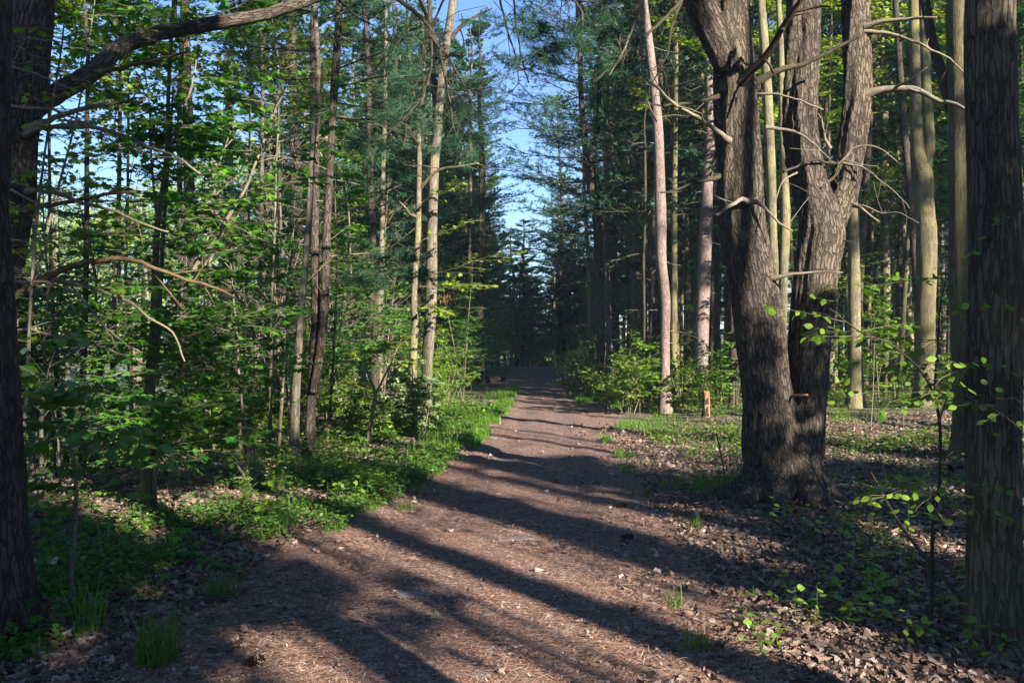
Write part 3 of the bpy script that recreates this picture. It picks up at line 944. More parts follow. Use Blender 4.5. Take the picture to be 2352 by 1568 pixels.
BR = [
    ([(1704, 188), (1727, 162), (1755, 136), (1780, 98), (1796, 68), (1815, 38), (1845, -8), (1880, -60)], 7.85, 7.1, (26, 15), 'twig_dark', 3),
    ([(1796, 68), (1822, 28), (1850, 22), (1890, 14), (1905, 16)], 7.4, 7.2, (12, 5), 'twig_dark', 1),
    ([(1740, 188), (1789, 162), (1840, 150), (1891, 126), (1942, 99), (1980, 82)], 7.95, 7.7, (20, 10), 'twig_dark', 1),
    ([(1675, 323), (1660, 310), (1637, 294), (1603, 270), (1545, 236), (1507, 198), (1463, 167)], 7.85, 7.5, (18, 6), 'twig', 3),
    ([(1655, 405), (1630, 412), (1593, 420), (1552, 436), (1517, 444)], 7.95, 7.7, (15, 5), 'twig_dark', 1),
    ([(1650, 222), (1620, 230), (1582, 239), (1540, 241), (1517, 243), (1456, 234)], 7.95, 7.6, (14, 5), 'twig_dark', 4),
    ([(1580, -60), (1565, 0), (1541, 27), (1507, 62), (1473, 89), (1439, 123), (1405, 157)], 7.9, 7.4, (14, 5), 'twig_dark', 5),
    ([(1575, -40), (1564, 7), (1541, 68), (1534, 120), (1514, 161), (1500, 188)], 7.9, 7.5, (11, 4), 'twig_dark', 3),
    ([(1480, -30), (1462, 40), (1440, 100), (1410, 156), (1398, 172)], 7.6, 7.4, (8, 4), 'twig', 3),
    ([(1470, -20), (1474, 120), (1480, 200), (1493, 250), (1508, 280)], 7.5, 7.5, (7, 6), 'twig_pale', 2),
    ([(1990, 218), (2034, 204), (2096, 204), (2130, 218), (2160, 235), (2198, 239), (2230, 260)], 8.4, 7.9, (24, 9), 'twig_pale', 2),
    ([(1985, 62), (2028, 49), (2082, 44), (2118, 41), (2152, 40)], 8.4, 8.0, (16, 8), 'twig', 1),
    ([(1985, 71), (2045, 78), (2096, 94), (2130, 109), (2181, 136), (2215, 172), (2240, 205)], 8.4, 7.8, (12, 4), 'twig', 4),
    ([(1756, 293), (1790, 296), (1823, 302), (1850, 316), (1874, 334), (1908, 368)], 7.9, 7.8, (11, 4), 'twig_pale', 2),
    ([(1722, 466), (1705, 458), (1687, 467), (1665, 480), (1646, 494)], 7.8, 7.5, (15, 11), 'twig_pale', 1),
    ([(1715, 462), (1740, 466), (1755, 477), (1789, 511), (1820, 532)], 7.8, 7.7, (13, 6), 'twig_pale', 2),
    ([(1905, 372), (1923, 376), (1932, 375), (1959, 341), (1993, 334), (2030, 348), (2062, 373)], 8.3, 8.0, (9, 4), 'twig', 2),
    ([(1800, 395), (1830, 382), (1850, 372), (1880, 368), (1905, 376), (1930, 375)], 7.9, 8.2, (7, 10), 'twig_dark', 2),
    ([(1929, 375), (1955, 378), (1983, 385), (2005, 400), (2028, 419), (2062, 447), (2090, 480)], 8.3, 8.0, (7, 3), 'twig_pale', 2),
    ([(1930, 378), (1922, 400), (1905, 418), (1885, 432)], 8.3, 8.1, (9, 8), 'twig_dark', 3),
    ([(1960, 470), (1975, 477), (1993, 491), (2017, 508)], 8.3, 8.1, (11, 7), 'twig', 0),
    ([(1962, 470), (1985, 472), (2028, 491), (2062, 487), (2109, 512)], 8.3, 7.9, (6, 3), 'twig_pale', 2),
    ([(1738, 216), (1762, 216), (1786, 216), (1815, 225), (1840, 232), (1891, 252)], 7.9, 7.7, (7, 6), 'twig_pale', 1),
    ([(1770, 640), (1782, 638), (1805, 633), (1823, 628), (1874, 625), (1936, 625)], 7.9, 7.7, (16, 5), 'twig', 0),
    ([(1810, 910), (1830, 908), (1854, 907)], 8.0, 7.75, (9, 8), 'wood', 0),
    ([(1905, 340), (1895, 322), (1886, 275), (1880, 262)], 7.8, 7.7, (9, 4), 'twig_pale', 2),
    ([(1830, 395), (1805, 410), (1792, 425), (1775, 480), (1768, 520)], 7.9, 7.7, (5, 3), 'twig_pale', 2),
    ([(1912, 550), (1935, 552), (1958, 557)], 8.2, 8.0, (7, 4), 'twig_dark', 0),
]
for pts, a, b, ws, mt, tw in BR:
    limb(t, pts, a, b, (ws[0] * .78, ws[1] * .62), mt, 'dead_branch', 7, tw, .34)

# --- the flaky barked trunk at the edge of the frame
t, Y = hero('maple_tree', 'rough flaky barked trunk closest to the camera beyond the big pine', 2284, 1478)
PB_, r = hero_trunk(t, [(2292, 1490), (2288, 1340), (2285, 1204), (2284, 1028), (2283, 824), (2288, 653), (2288, 517), (2280, 300), (2276, 100), (2276, 0)], Y, [118, 116, 114, 117, 119, 118, 116, 108, 106, 105], M['bark_flaky'], 12, .32, 36, .03)
top_crown(t, PB_, 8.6, 12, 'leaf', 1.5, .6)
mbk = MB()      # the split seam with raised edges down the face and the callus above it
for pts, w in (([(2262, 160), (2266, 250), (2264, 340), (2268, 430), (2258, 540)], 5), ([(2325, 640), (2318, 760), (2300, 860), (2296, 960), (2290, 1020)], 6)):
    Q = uvline(pts, Y - .125, Y - .125) - np.array(t.location)
    tube(mbk, Q, [.004, .008, .008, .008, .004], 6, .04, rng=RG, wob=.2)
child(mbk, 'bark_seam', M['bark_flaky'], t)

# --- maple half hidden behind it, and the two forked ones
t, Y = hero('maple_tree', 'yellow lit mossy trunk half hidden behind the flaky barked one', 2218, 1085)
P, r = hero_trunk(t, [(2222, 1090), (2219, 950), (2214, 800), (2210, 650), (2208, 511), (2204, 350), (2202, 200), (2200, 0)], Y, [60, 56, 54, 54, 53, 51, 50, 48], M['bark_smooth'], 13, .45, 22)
top_crown(t, P, 8, 13, 'leaf')
limb(t, [(2205, 330), (2180, 235), (2160, 160), (2146, 110), (2130, 30), (2118, -60)], Y, Y + .3, (26, 22), 'bark_dark', 'limb')
t, Y = hero('maple_tree', 'grey yellow trunk forking into two tight upright stems', 2120, 960)
P, r = hero_trunk(t, [(2122, 968), (2122, 860), (2126, 700), (2128, 560), (2122, 460), (2118, 400), (2107, 345), (2103, 250), (2102, 170), (2098, 0)], Y, [50, 44, 44, 44, 44, 46, 30, 25, 23, 22], M['bark_smooth'], 13, .4, 20)
top_crown(t, P, 9.5, 14, 'leaf')
limb(t, [(2122, 400), (2131, 340), (2132, 300), (2127, 200), (2123, 100), (2119, -40), (2112, -180)], Y, Y + .05, (30, 20), 'bark_smooth', 'limb', 14)
t, Y = hero('maple_tree', 'straight yellow lit trunk just behind the right fork of the big pine', 1965, 950)
P, r = hero_trunk(t, [(1966, 958), (1964, 850), (1963, 750), (1962, 650), (1961, 517), (1958, 400), (1958, 200), (1956, 0)], Y, [38, 33, 30, 29, 27, 26, 24, 23], M['bark_pale'], 12, .4, 16)
top_crown(t, P, 10, 13, 'leaf')
t, Y = hero('maple_tree', 'slim pale yellow trunk seen between the stems of the big pine, nearer the left stem', 1777, 970, 16.5)
hero_trunk(t, [(1779, 984), (1777, 700), (1777, 600), (1774, 511), (1767, 300), (1758, 130), (1748, 0)], Y, [24, 22, 21, 21, 23, 21, 19], M['bark_pale'], 13, .3, 14)
t, Y = hero('maple_tree', 'slim pale trunk seen between the stems of the big pine, nearer the middle stem', 1800, 970, 17.5)
hero_trunk(t, [(1799, 970), (1797, 780), (1799, 650), (1804, 517), (1802, 420), (1798, 300), (1793, 100), (1788, 0)], Y, [22, 20, 21, 23, 20, 17, 14, 13], M['bark_pale'], 13, .3, 14)
# --- pines at the edge of the wood right of the trail
t, Y = hero('red_pine', 'straight reddish pine trunk behind the split wooden stump', 1610, 937)
P, r = hero_trunk(t, [(1608, 944), (1610, 860), (1613, 740), (1617, 640), (1622, 517), (1624, 430), (1632, 300), (1628, 150), (1624, 0)], Y, [42, 32, 31, 31, 30, 27, 22, 17, 15], M['bark_red'], 14, .4, 18)
top_crown(t, P, 10.5, 15, 'pine')
db = MB(); dead_limbs(RG, db, P, 2, 9, 16, .5, .012); child(db, 'dead_branches', M['twig'], t)['kind'] = 'stuff'
t, Y = hero('red_pine', 'pinkish grey pine trunk with a slight kink, foot among bright shrubs', 1528, 951)
P, r = hero_trunk(t, [(1529, 958), (1527, 860), (1528, 760), (1528, 690), (1519, 600), (1518, 511), (1515, 400), (1511, 300), (1503, 205), (1490, 90), (1479, 0)], Y, [32, 24, 22, 23, 25, 26, 25, 24, 20, 19, 16], M['bark_red'], 13, .35, 18)
top_crown(t, P, 10, 14.5, 'pine')
db = MB(); dead_limbs(RG, db, P, 1.5, 9, 22, .9, .012); child(db, 'dead_branches', M['twig'], t)['kind'] = 'stuff'
t, Y = hero('maple_tree', 'thin straight yellowish trunk just behind the kinked pinkish pine', 1550, 900, 22)
hero_trunk(t, [(1556, 930), (1552, 780), (1549, 620), (1548, 517), (1546, 300), (1540, 0)], Y, [17, 15, 15, 15, 13, 11], M['bark_smooth'], 12, .3, 12)
t, Y = hero('white_pine', 'dark forked pine with crooked lit upper stem beside the trail bend', 1380, 917)
P, r = hero_trunk(t, [(1382, 922), (1381, 850), (1379, 700), (1374, 600), (1372, 517), (1355, 400), (1346, 345), (1336, 250), (1333, 150), (1328, 40), (1326, 0)], Y, [22, 18, 22, 22, 21, 24, 16, 13, 12, 11, 10], M['bark_dark'], 13, .35, 14)
limb(t, [(1352, 360), (1362, 335), (1372, 290), (1376, 200), (1380, 60), (1382, -60)], Y, Y + .3, (15, 8), 'bark_dark', 'limb', 10)
db = MB(); dead_limbs(RG, db, P, 3, 10, 30, 1.6, .012); child(db, 'dead_branches', M['twig_dark'], t)['kind'] = 'stuff'
child(pine_crown(np.random.default_rng(77), P, 4.6, 13.5, 3.6, 1.6, .5, (4, 6), nl=.14, nw=.012, per=11, twigs=15), 'crown', [M['twig_dark'], M['needle']], t)
t, Y = hero('red_pine', 'slender purplish pine trunk beside the dark forked pine', 1404, 880, 31)
P, r = hero_trunk(t, [(1408, 900), (1402, 800), (1397, 700), (1393, 600), (1391, 517), (1392, 380), (1393, 240), (1391, 60), (1391, 0)], Y, [16, 13, 13, 13, 13, 13, 12, 11, 10], M['bark_red'], 15, .3, 12)
top_crown(t, P, 11.5, 16, 'pine')
t, Y = hero('maple_tree', 'thin leaning yellow trunk right at the trail edge, bending to the shrubs', 1368, 905)
hero_trunk(t, [(1369, 908), (1363, 850), (1357, 790), (1354, 700), (1351, 600), (1345, 500), (1340, 380)], Y, [12, 13, 12, 11, 9, 8, 6], M['bark_pale'], 10, .3, 10)
t, Y = hero('maple_sapling', 'thin dark upright pole stem in front of the bright shrubs', 1478, 937, cat='sapling')
hero_trunk(t, [(1480, 940), (1479, 820), (1479, 700), (1478, 600), (1481, 517), (1482, 400), (1480, 300)], Y, [8, 7, 7, 7, 6, 6, 5], M['twig_dark'], 8, .3, 8)
for k, (u, v, Y, w, mt, lb) in enumerate((
        (1676, 800, 36, 20, 'bark_red', 'stout purplish trunk deep in the wood, just left of the big pine'),
        (2034, 841, 38, 15, 'bark_red', 'slender pinkish pine deep in the wood between big pine and forked trunk'),
        (2193, 830, 34, 16, 'bark_red', 'pinkish pine deep in the wood, seen close left of the mossy trunk'),
        (1992, 850, 30, 15, 'bark_dark', 'dark trunk deep in the wood right of the straight yellow one'),
        (2165, 835, 40, 10, 'bark_red', 'thin pinkish pine deep in the wood right of the forked trunk'),
        (1462, 850, 34, 8, 'bark_smooth', 'thin yellowish pole tree deep in the wood above the shrubs'),
        (1448, 850, 30, 6, 'bark_smooth', 'very thin yellowish pole tree beside the dark upright stem'),
        (1567, 850, 28, 7, 'bark_smooth', 'thin brown pole tree between the two reddish pines'),
        (1596, 840, 30, 9, 'bark_smooth', 'thin yellow pole tree just left of the straight reddish pine'),
        (1420, 850, 36, 7, 'bark_smooth', 'thin yellow pole tree right of the purplish pine'))):
    x = (u - CX) / F * Y
    t = thing('red_pine' if mt == 'bark_red' else 'maple_tree', lb, 'tree', (x, Y, gz1(x, Y)))
    lean = RG.uniform(-8, 8, 3)
    P, r = hero_trunk(t, [(u, 784 + 3000 / Y), (u + lean[0] * .3, 700), (u + lean[1], 500), (u + lean[1] + lean[2], 250), (u + lean[1] + 1.6 * lean[2], 0)], Y, [w * 1.15, w, w, w * .9, w * .75], M[mt], 14, .3, 12, .2)
    top_crown(t, P, 9, 15, 'pine' if mt == 'bark_red' else 'leaf')

# --- left of the trail: yellow trunk and grey trunk side by side
t, Y = hero('maple_tree', 'crooked yellow lit maple trunk at the grassy trail edge, forked high up', 947, 992, 16.4)
P, r = hero_trunk(t, [(945, 1000), (945, 960), (949, 905), (949, 850), (951, 780), (954, 745), (951, 690), (955, 610), (959, 560), (961, 517), (962, 420), (963, 380), (962, 320), (959, 255)], Y, [24, 22, 20, 17, 18, 17, 15, 14, 14, 14, 12, 12, 10, 9], M['bark_pale'], None, .35, 16, .05)
for pts in ([(959, 258), (950, 215), (943, 170), (938, 90), (934, 0), (930, -90)], [(960, 262), (972, 220), (974, 150), (971, 60), (976, -60)], [(960, 330), (945, 310), (935, 290), (905, 270), (880, 240)], [(967, 430), (985, 410), (1010, 390), (1050, 383), (1100, 375)], [(962, 500), (940, 490), (925, 470), (905, 455)]):
    limb(t, pts, Y, Y - .4, (8, 4), 'bark_smooth', 'branch', 7, 4, .6)
g = np.random.default_rng(11); cr = Crown(g)
for (u, v, du, dv, dy, L) in ((960, 660, 1, .12, -.5, 1.5), (975, 640, 1, .38, -.2, 2.0), (985, 655, 1, .05, -.6, 1.2), (960, 700, .9, -.1, -.7, .8), (950, 640, -.9, .3, -.4, 1.0), (955, 560, .8, .4, -.3, 1.2), (962, 470, .8, .5, -.4, 1.0)):
    cr.spray(at(u, v, Y - .1) - np.array(t.location), (du, dy, dv), L, .007, 9, 6)
child(cr.mb(MAPLE, .085), 'leaf_spray', [M['twig'], M['leaf_yellow']], t)
mb = MB(); q = np.array([at(u, v, Y - .5) for u, v in zip(g.uniform(1000, 1056, 16), g.uniform(664, 690, 16))]) - np.array(t.location)
leaves(mb, q, np.tile([.1, 0, -1.], (16, 1)), .09, NARROW, g, 0, .3, up=np.tile([0, -1., 0], (16, 1)))
tube(mb, [at(962, 655, Y - .05) - np.array(t.location), at(1010, 668, Y - .5) - np.array(t.location), at(1056, 674, Y - .6) - np.array(t.location)], [.006, .004, .002], 5, mat=1, rng=g)
child(mb, 'dead_leaves', [M['leaf_dead'], M['twig']], t)['label'] = 'cluster of orange brown dead leaves'
t, Y = hero('oak_tree', 'straight grey lit trunk just behind the crooked yellow maple', 978, 970, 17)
P, r = hero_trunk(t, [(976, 965), (978, 927), (980, 860), (984, 790), (989, 720), (991, 640), (992, 560), (993, 517), (995, 450), (998, 370), (1005, 310), (1010, 230), (1017, 160), (1027, 90), (1040, 0)], Y, [30, 26, 24, 27, 27, 26, 25, 24, 23, 22, 20, 19, 19, 19, 18], M['bark_grey'], 14, .35, 20, .05)
top_crown(t, P, 9.5, 14, 'leaf')
limb(t, [(1005, 310), (1000, 240), (995, 160), (990, 90), (985, -40)], Y + .1, Y + .5, (16, 10), 'bark_dark', 'limb', 10)
limb(t, [(1034, 90), (1060, 60), (1090, 40), (1130, 20)], Y, Y, (11, 5), 'bark_dark', 'limb', 8, 4, .8)
# --- pair of dark pines leaning together
t, Y = hero('white_pine', 'two dark pine trunks crossing low down, growing from one foot', 706, 1040)
P, r = hero_trunk(t, [(706, 1048), (712, 990), (716, 910), (720, 850), (724, 780), (725, 700), (724, 640), (723, 517), (724, 420), (723, 310), (725, 220), (724, 140), (722, 60), (722, -20)], Y, [28, 23, 20, 20, 22, 22, 20, 18, 18, 22, 26, 24, 19, 16], M['bark_dark'], 13, .4, 18, .05)
P2, r2 = hero_trunk(t, [(720, 900), (732, 830), (740, 760), (745, 700), (748, 620), (750, 560), (751, 517), (756, 420), (762, 300), (768, 200), (775, 100), (780, 0)], Y - .1, [18, 20, 19, 20, 20, 19, 18, 18, 16, 19, 18, 16], M['bark_dark'], 13, 0, 16, .05, foot=False)
limb(t, [(752, 320), (735, 310), (725, 330), (740, 360)], Y - .2, Y - .2, (7, 5), 'twig', 'branch')
db = MB(); dead_limbs(RG, db, P, 2.2, 7.5, 16, 1.0, .012); dead_limbs(RG, db, P2, 2.2, 7.5, 16, 1.2, .012); child(db, 'dead_branches', M['twig'], t)['kind'] = 'stuff'
g = np.random.default_rng(21); cr = Crown(g)
for (u, v, dx, dy, dz, L) in ((752, 625, 1, -.3, -.06, 1.35), (750, 600, 1, .3, .05, 1.1), (748, 640, .8, -.6, -.1, .8), (770, 200, 1, -.2, .15, 1.5), (765, 235, 1, .2, -.05, 1.6), (770, 160, .9, -.5, .2, 1.2), (765, 270, 1, -.4, -.15, 1.5),
                            (722, 120, -1, -.3, .05, 1.1), (724, 180, -.8, .5, .1, 1.1), (775, 90, 1, .3, .1, 1.3), (722, 60, .5, -.8, .0, 1.0), (768, 320, 1, .1, -.1, .8)):
    cr.bough(at(u, v, Y) - np.array(t.location), (dx, dy, dz), L * 1.15, .014, 15, 4, .05, .05)
z = 6.4
while z < 13:
    for k in range(4): cr.bough(sample(P, z), circ(g.uniform(0, 6.28), g.uniform(0, .3)), g.uniform(1, 2.2), .016, 12, 3)
    z += .7
child(cr.mb(nl=.12, nw=.006, per=17), 'crown', [M['twig_dark'], M['needle']], t)
t, Y = hero('maple_tree', 'leaning grey trunk close beside the crossed dark pines', 672, 1052)
hero_trunk(t, [(672, 1062), (676, 1000), (680, 893), (686, 800), (694, 688), (702, 600), (710, 500), (716, 380)], Y, [26, 22, 20, 18, 17, 16, 15, 13], M['bark_grey'], 11, .4, 14, .06)
t, Y = hero('maple_tree', 'grey brown trunk right behind the curved sapling with a forked base', 868, 917)
P, r = hero_trunk(t, [(868, 925), (870, 850), (871, 760), (873, 690), (876, 640), (877, 560), (878, 517), (879, 440), (880, 380), (884, 260), (886, 100), (886, 0)], Y, [19, 16, 15, 15, 13, 12, 12, 12, 11, 10, 9, 8], M['bark_grey'], 12, .35, 14)
top_crown(t, P, 7, 12, 'pine', 1.8, .7)
t, Y = hero('maple_tree', 'pale lit trunk in the shade before the trail bend', 1077, 872, 34)
hero_trunk(t, [(1076, 880), (1077, 800), (1078, 700), (1080, 620), (1078, 517), (1080, 400)], Y, [13, 11, 12, 11, 10, 9], M['bark_grey'], 14, .3, 12)
t, Y = hero('white_pine', 'dark brown trunk in the shade right of the pale lit one', 1104, 872, 33)
P, r = hero_trunk(t, [(1104, 880), (1104, 800), (1103, 700), (1104, 620), (1106, 517), (1106, 400), (1104, 300)], Y, [19, 16, 16, 15, 14, 13, 12], M['bark_dark'], 14, .35, 12)
top_crown(t, P, 4.5, 14, 'pine', 2.4, .8)
t, Y = hero('white_pine', 'broad dark trunk in the shade behind the left side maples', 515, 900, 25)
hero_trunk(t, [(514, 912), (515, 800), (517, 700), (518, 620), (520, 517), (525, 300)], Y, [34, 31, 30, 29, 27, 22], M['bark_dark'], 13, .35, 16)
for u, v, w, mt, lb in ((573, 1000, 8, 'bark_grey', 'thin grey pole in the thicket left of the leaning trunk'), (593, 985, 12, 'bark_red', 'thin brown trunk in the thicket with a lit lower half'),
                        (191, 1085, 15, 'bark_dark', 'dark slim trunk by the lake left of the clustered maple stems'), (75, 1060, 12, 'bark_grey', 'slim grey trunk by the lake beside the tree at the frame edge'),
                        (262, 1010, 13, 'bark_dark', 'dark leaning trunk standing before the lake water'), (420, 1010, 16, 'bark_dark', 'short dark trunk behind the clustered maple stems'),
                        (640, 960, 9, 'bark_grey', 'thin pole tree left of the crossed pines'), (127, 1030, 10, 'bark_dark', 'thin dark trunk at the lake shore'), (300, 980, 8, 'bark_dark', 'thin dark pole at the lake shore near the maple stems')):
    t, Y = hero('maple_tree', lb, u, v)
    lean = RG.uniform(-12, 12, 3)
    P, r = hero_trunk(t, [(u, v + 6), (u + lean[0] * .4, v - 150), (u + lean[1], v - 330), (u + lean[1] + lean[2] * .7, v - 520), (u + lean[1] + lean[2], v - 800)], Y, [w * 1.15, w, w * .9, w * .8, w * .65], M[mt], 9, .35, 12, .08)
    top_crown(t, P, 6, 9.5, 'leaf', 1.6, .7)

# --- the two big trees at the left edge
t, Y = hero('white_pine', 'large dark trunk cut by the left frame edge with needles at its foot', -32, 1470, 4.66)
hero_trunk(t, [(-40, 1475), (-48, 1340), (-56, 1205), (-68, 1033), (-78, 859), (-86, 688), (-90, 517), (-88, 310), (-84, 0)], Y, [230, 226, 218, 214, 210, 206, 200, 200, 196], M['bark_dark'], 12, .1, 30, .04)
t, Y = hero('white_pine', 'leaning grey pine with a great upswept limb and many dead branches', -48, 1260, 6.7)
P, r = hero_trunk(t, [(-50, 1265), (-40, 1100), (-28, 900), (-16, 760), (0, 640), (22, 520), (38, 440), (48, 320), (58, 205), (70, 103), (78, 0)], Y, [112, 104, 98, 94, 90, 84, 78, 74, 86, 84, 88], M['bark_pine'], 12, .35, 26, .04)
top_crown(t, P, 6.5, 12, 'pine', 2.2, .8)
limb(t, [(30, 330), (68, 262), (100, 234), (137, 212), (191, 181), (239, 143), (260, 122), (280, 106), (342, 84), (410, 68), (513, 51), (615, 31), (684, 10), (728, -6), (850, -40), (980, -55), (1180, -60), (1380, -70)], 6.65, 8.4, (52, 14), 'bark_pine', 'limb', 16, 0, .5, 'great limb sweeping up across the frame')
for pts, ws, mt, tw, Y1 in (
        ([(58, 311), (85, 297), (154, 289), (222, 294), (273, 308), (342, 337), (410, 362), (461, 400)], (13, 5), 'twig', 5, 6.3),
        ([(62, 300), (85, 286), (154, 260), (205, 246), (273, 236), (335, 229)], (18, 5), 'twig', 2, 6.5),
        ([(62, 440), (75, 437), (137, 446), (188, 465), (256, 482), (325, 513), (386, 533)], (13, 4), 'twig', 6, 6.2),
        ([(60, 482), (72, 478), (137, 468), (205, 455), (256, 444), (314, 441)], (14, 5), 'twig_orange', 2, 6.4),
        ([(225, 172), (239, 164), (290, 154), (342, 140), (393, 128), (437, 118)], (13, 4), 'twig_orange', 1, 6.4),
        ([(0, 700), (15, 691), (62, 664), (109, 637), (164, 611), (222, 599), (273, 594), (325, 604), (376, 623), (427, 642), (496, 661), (560, 695)], (20, 5), 'twig_orange', 9, 6.1),
        ([(20, 618), (34, 620), (85, 631), (154, 647), (212, 661), (273, 683), (308, 698), (342, 729), (396, 763), (424, 828)], (13, 4), 'twig', 7, 6.1),
        ([(0, 762), (20, 760), (75, 758), (120, 770), (205, 787), (256, 804), (311, 828)], (9, 3), 'twig', 9, 6.1),
        ([(30, 150), (60, 90), (95, 92), (160, 100), (220, 108)], (5, 2), 'twig_pale', 7, 6.0),
        ([(10, 150), (70, 165), (140, 195), (200, 220), (260, 270)], (6, 2), 'twig_pale', 6, 6.0),
        ([(5, 240), (60, 247), (120, 252), (180, 275), (240, 300)], (8, 3), 'twig_pale', 4, 6.1),
        ([(20, 640), (60, 650), (105, 648), (180, 680), (240, 750), (268, 800)], (8, 3), 'twig', 3, 6.0),
        ([(120, 640), (160, 655), (200, 700), (235, 745), (300, 800)], (6, 2), 'twig', 3, 6.2),
        ([(12, 430), (60, 455), (110, 480), (160, 505)], (7, 3), 'twig', 4, 6.3)):
    limb(t, pts, 6.6, Y1, ws, mt, 'dead_branch', 7, (tw + 1) // 2, .4)
# hanging pine branches from the far end of the limb
HB = [([(860, -45), (916, 0), (967, 41), (1001, 89), (1018, 154), (1029, 212), (1036, 256), (1042, 301)], 13, 8), ([(940, -50), (968, 10), (985, 60), (992, 120), (985, 180), (962, 235), (900, 300), (850, 330)], 8, 5),
      ([(1120, -60), (1148, 0), (1165, 70), (1185, 130), (1192, 190)], 6, 4), ([(1250, -64), (1320, 6), (1338, 40), (1332, 100), (1316, 150)], 7, 5), ([(1330, -66), (1336, 5), (1360, 4), (1392, 6)], 6, 3),
      ([(1050, -58), (1010, 20), (985, 80), (960, 160)], 6, 4), ([(1180, -60), (1182, 30), (1190, 90), (1205, 160), (1215, 190)], 5, 3), ([(760, -18), (800, 20), (830, 45), (860, 60)], 6, 3), ([(990, 85), (1040, 150), (1075, 215), (1088, 240)], 6, 6)]
for pts, w, tw in HB:
    limb(t, pts, 7.9, 7.9, (w, 2.5), 'twig_dark', 'hanging_branch', 6, tw + 3, .5)
g = np.random.default_rng(31); cr = Crown(g)
for (u, v) in ((1030, 215), (1036, 260), (1018, 154), (962, 235), (900, 300), (1001, 89), (1332, 100), (1192, 190), (985, 180), (1040, 290)):
    for k in range(2):
        cr.bough(at(u, v, 7.9) - np.array(t.location), (g.normal(0, 1), g.normal(0, .6), -.45), .42, .004, 8, 3)
for k in range(20):
    u = g.uniform(1110, 1345); v = g.uniform(-20, 200) if u < 1300 else g.uniform(0, 120)
    cr.bough(at(u, v, 7.9) - np.array(t.location), (g.normal(0, 1), g.normal(0, .6), -.35), g.uniform(.35, .65), .004, 10, 3)
child(cr.mb(nl=.10, nw=.0028, per=13), 'needle_tufts', [M['twig_dark'], M['needle']], t)
t, Y = hero('maple_sapling', 'sparse yellow green sapling before the leaning grey pine', 70, 1300, cat='sapling')
P, _ = hero_trunk(t, [(60, 1305), (50, 1100), (62, 900), (70, 700), (85, 500), (110, 300), (140, 120), (150, 20)], Y, [11, 10, 9, 8, 7, 5, 4, 3], M['bark_grey'], None, .2, 8, .05)
g = np.random.default_rng(36); cr = Crown(g)
for q in range(46):
    z = g.uniform(1.6, P[-1, 2]); cr.spray(sample(P, z), circ(g.uniform(0, 6.28), g.uniform(-.1, .5)), g.uniform(.35, .9), .0035, 6, 2)
child(cr.mb(MAPLE, .05), 'foliage', [M['twig'], M['leaf_yellow']], t)
# --- the clustered maple stems
t, Y = hero('striped_maple', 'clustered slim maple stems rising from one foot, in broad leaf', 331, 1153)
P1, _ = hero_trunk(t, [(331, 1158), (335, 1033), (338, 950), (342, 859), (352, 756), (357, 620), (362, 517), (373, 444), (384, 340), (387, 205), (393, 100), (398, 0)], Y, [22, 19, 17, 17, 17, 15, 14, 13, 11, 9, 8, 7], M['bark_smooth'], None, .2, 12, .05)
P2, _ = hero_trunk(t, [(348, 1158), (351, 1033), (350, 900), (362, 800), (366, 700), (372, 600), (376, 517), (385, 400), (392, 300), (398, 200)], Y + .12, [15, 13, 12, 11, 11, 10, 9, 8, 6, 5], M['bark_grey'], None, .2, 10, .05)
P3, _ = hero_trunk(t, [(352, 775), (359, 756), (375, 730), (396, 708), (437, 637), (458, 599), (496, 551), (513, 517), (543, 468), (567, 427), (598, 345), (625, 267), (646, 226)], Y, [9, 13, 11, 11, 11, 10, 9, 9, 8, 7, 6, 5, 4], M['bark_grey'], None, 0, 10, .05, foot=False)
P4, _ = hero_trunk(t, [(358, 1155), (356, 1060), (372, 1040), (398, 1005)], Y - .1, [9, 8, 6, 4], M['bark_grey'], None, .2, 8, .05)
P5, _ = hero_trunk(t, [(384, 340), (400, 325), (420, 260), (440, 200), (455, 120), (470, 60)], Y, [7, 6, 5, 5, 4, 3], M['bark_grey'], None, 0, 8, .05, foot=False)
P6, _ = hero_trunk(t, [(362, 517), (352, 420), (345, 320), (343, 240), (330, 150)], Y, [7, 6, 5, 4, 3], M['bark_grey'], None, 0, 8, .05, foot=False)
g = np.random.default_rng(41); cr = Crown(g)
for P, n, L in ((P1, 50, 1.2), (P2, 30, 1.1), (P3, 24, 1.0), (P5, 10, .7), (P6, 10, .7)):
    for q in range(n):
        z = max(.5, P[0, 2]) + (P[-1, 2] - max(.5, P[0, 2])) * g.uniform() ** 1.7; p = sample(P, z)
        cr.spray(p, circ(g.uniform(0, 6.28), g.uniform(-.05, .45)), L * g.uniform(.55, 1.25), .005, 9, 6)
child(cr.mb(MAPLE, .072), 'crown', [M['twig'], M['leaf_maple']], t)
# ------------------------------------------------------------------ forest behind: prototypes copied tree by tree
FR = np.random.default_rng(2024)
used = [False]


def place(protos, x, y, rz=None, sc=1.0, label=None, group=None, sink=0):
    k = int(FR.integers(len(protos))); p = protos[k]
    rz = FR.uniform(0, 6.28) if rz is None else rz
    z = gz1(x, y) - sink
    if not p.get('used'):
        p['used'] = 1; p.location = (x, y, z); p.rotation_euler = (0, 0, rz); p.scale = (sc, sc, sc) if np.isscalar(sc) else sc
        if label: p['label'] = label
        if group: p['group'] = group
        return p
    return dup(p, (x, y, z), rz, sc, label, group)


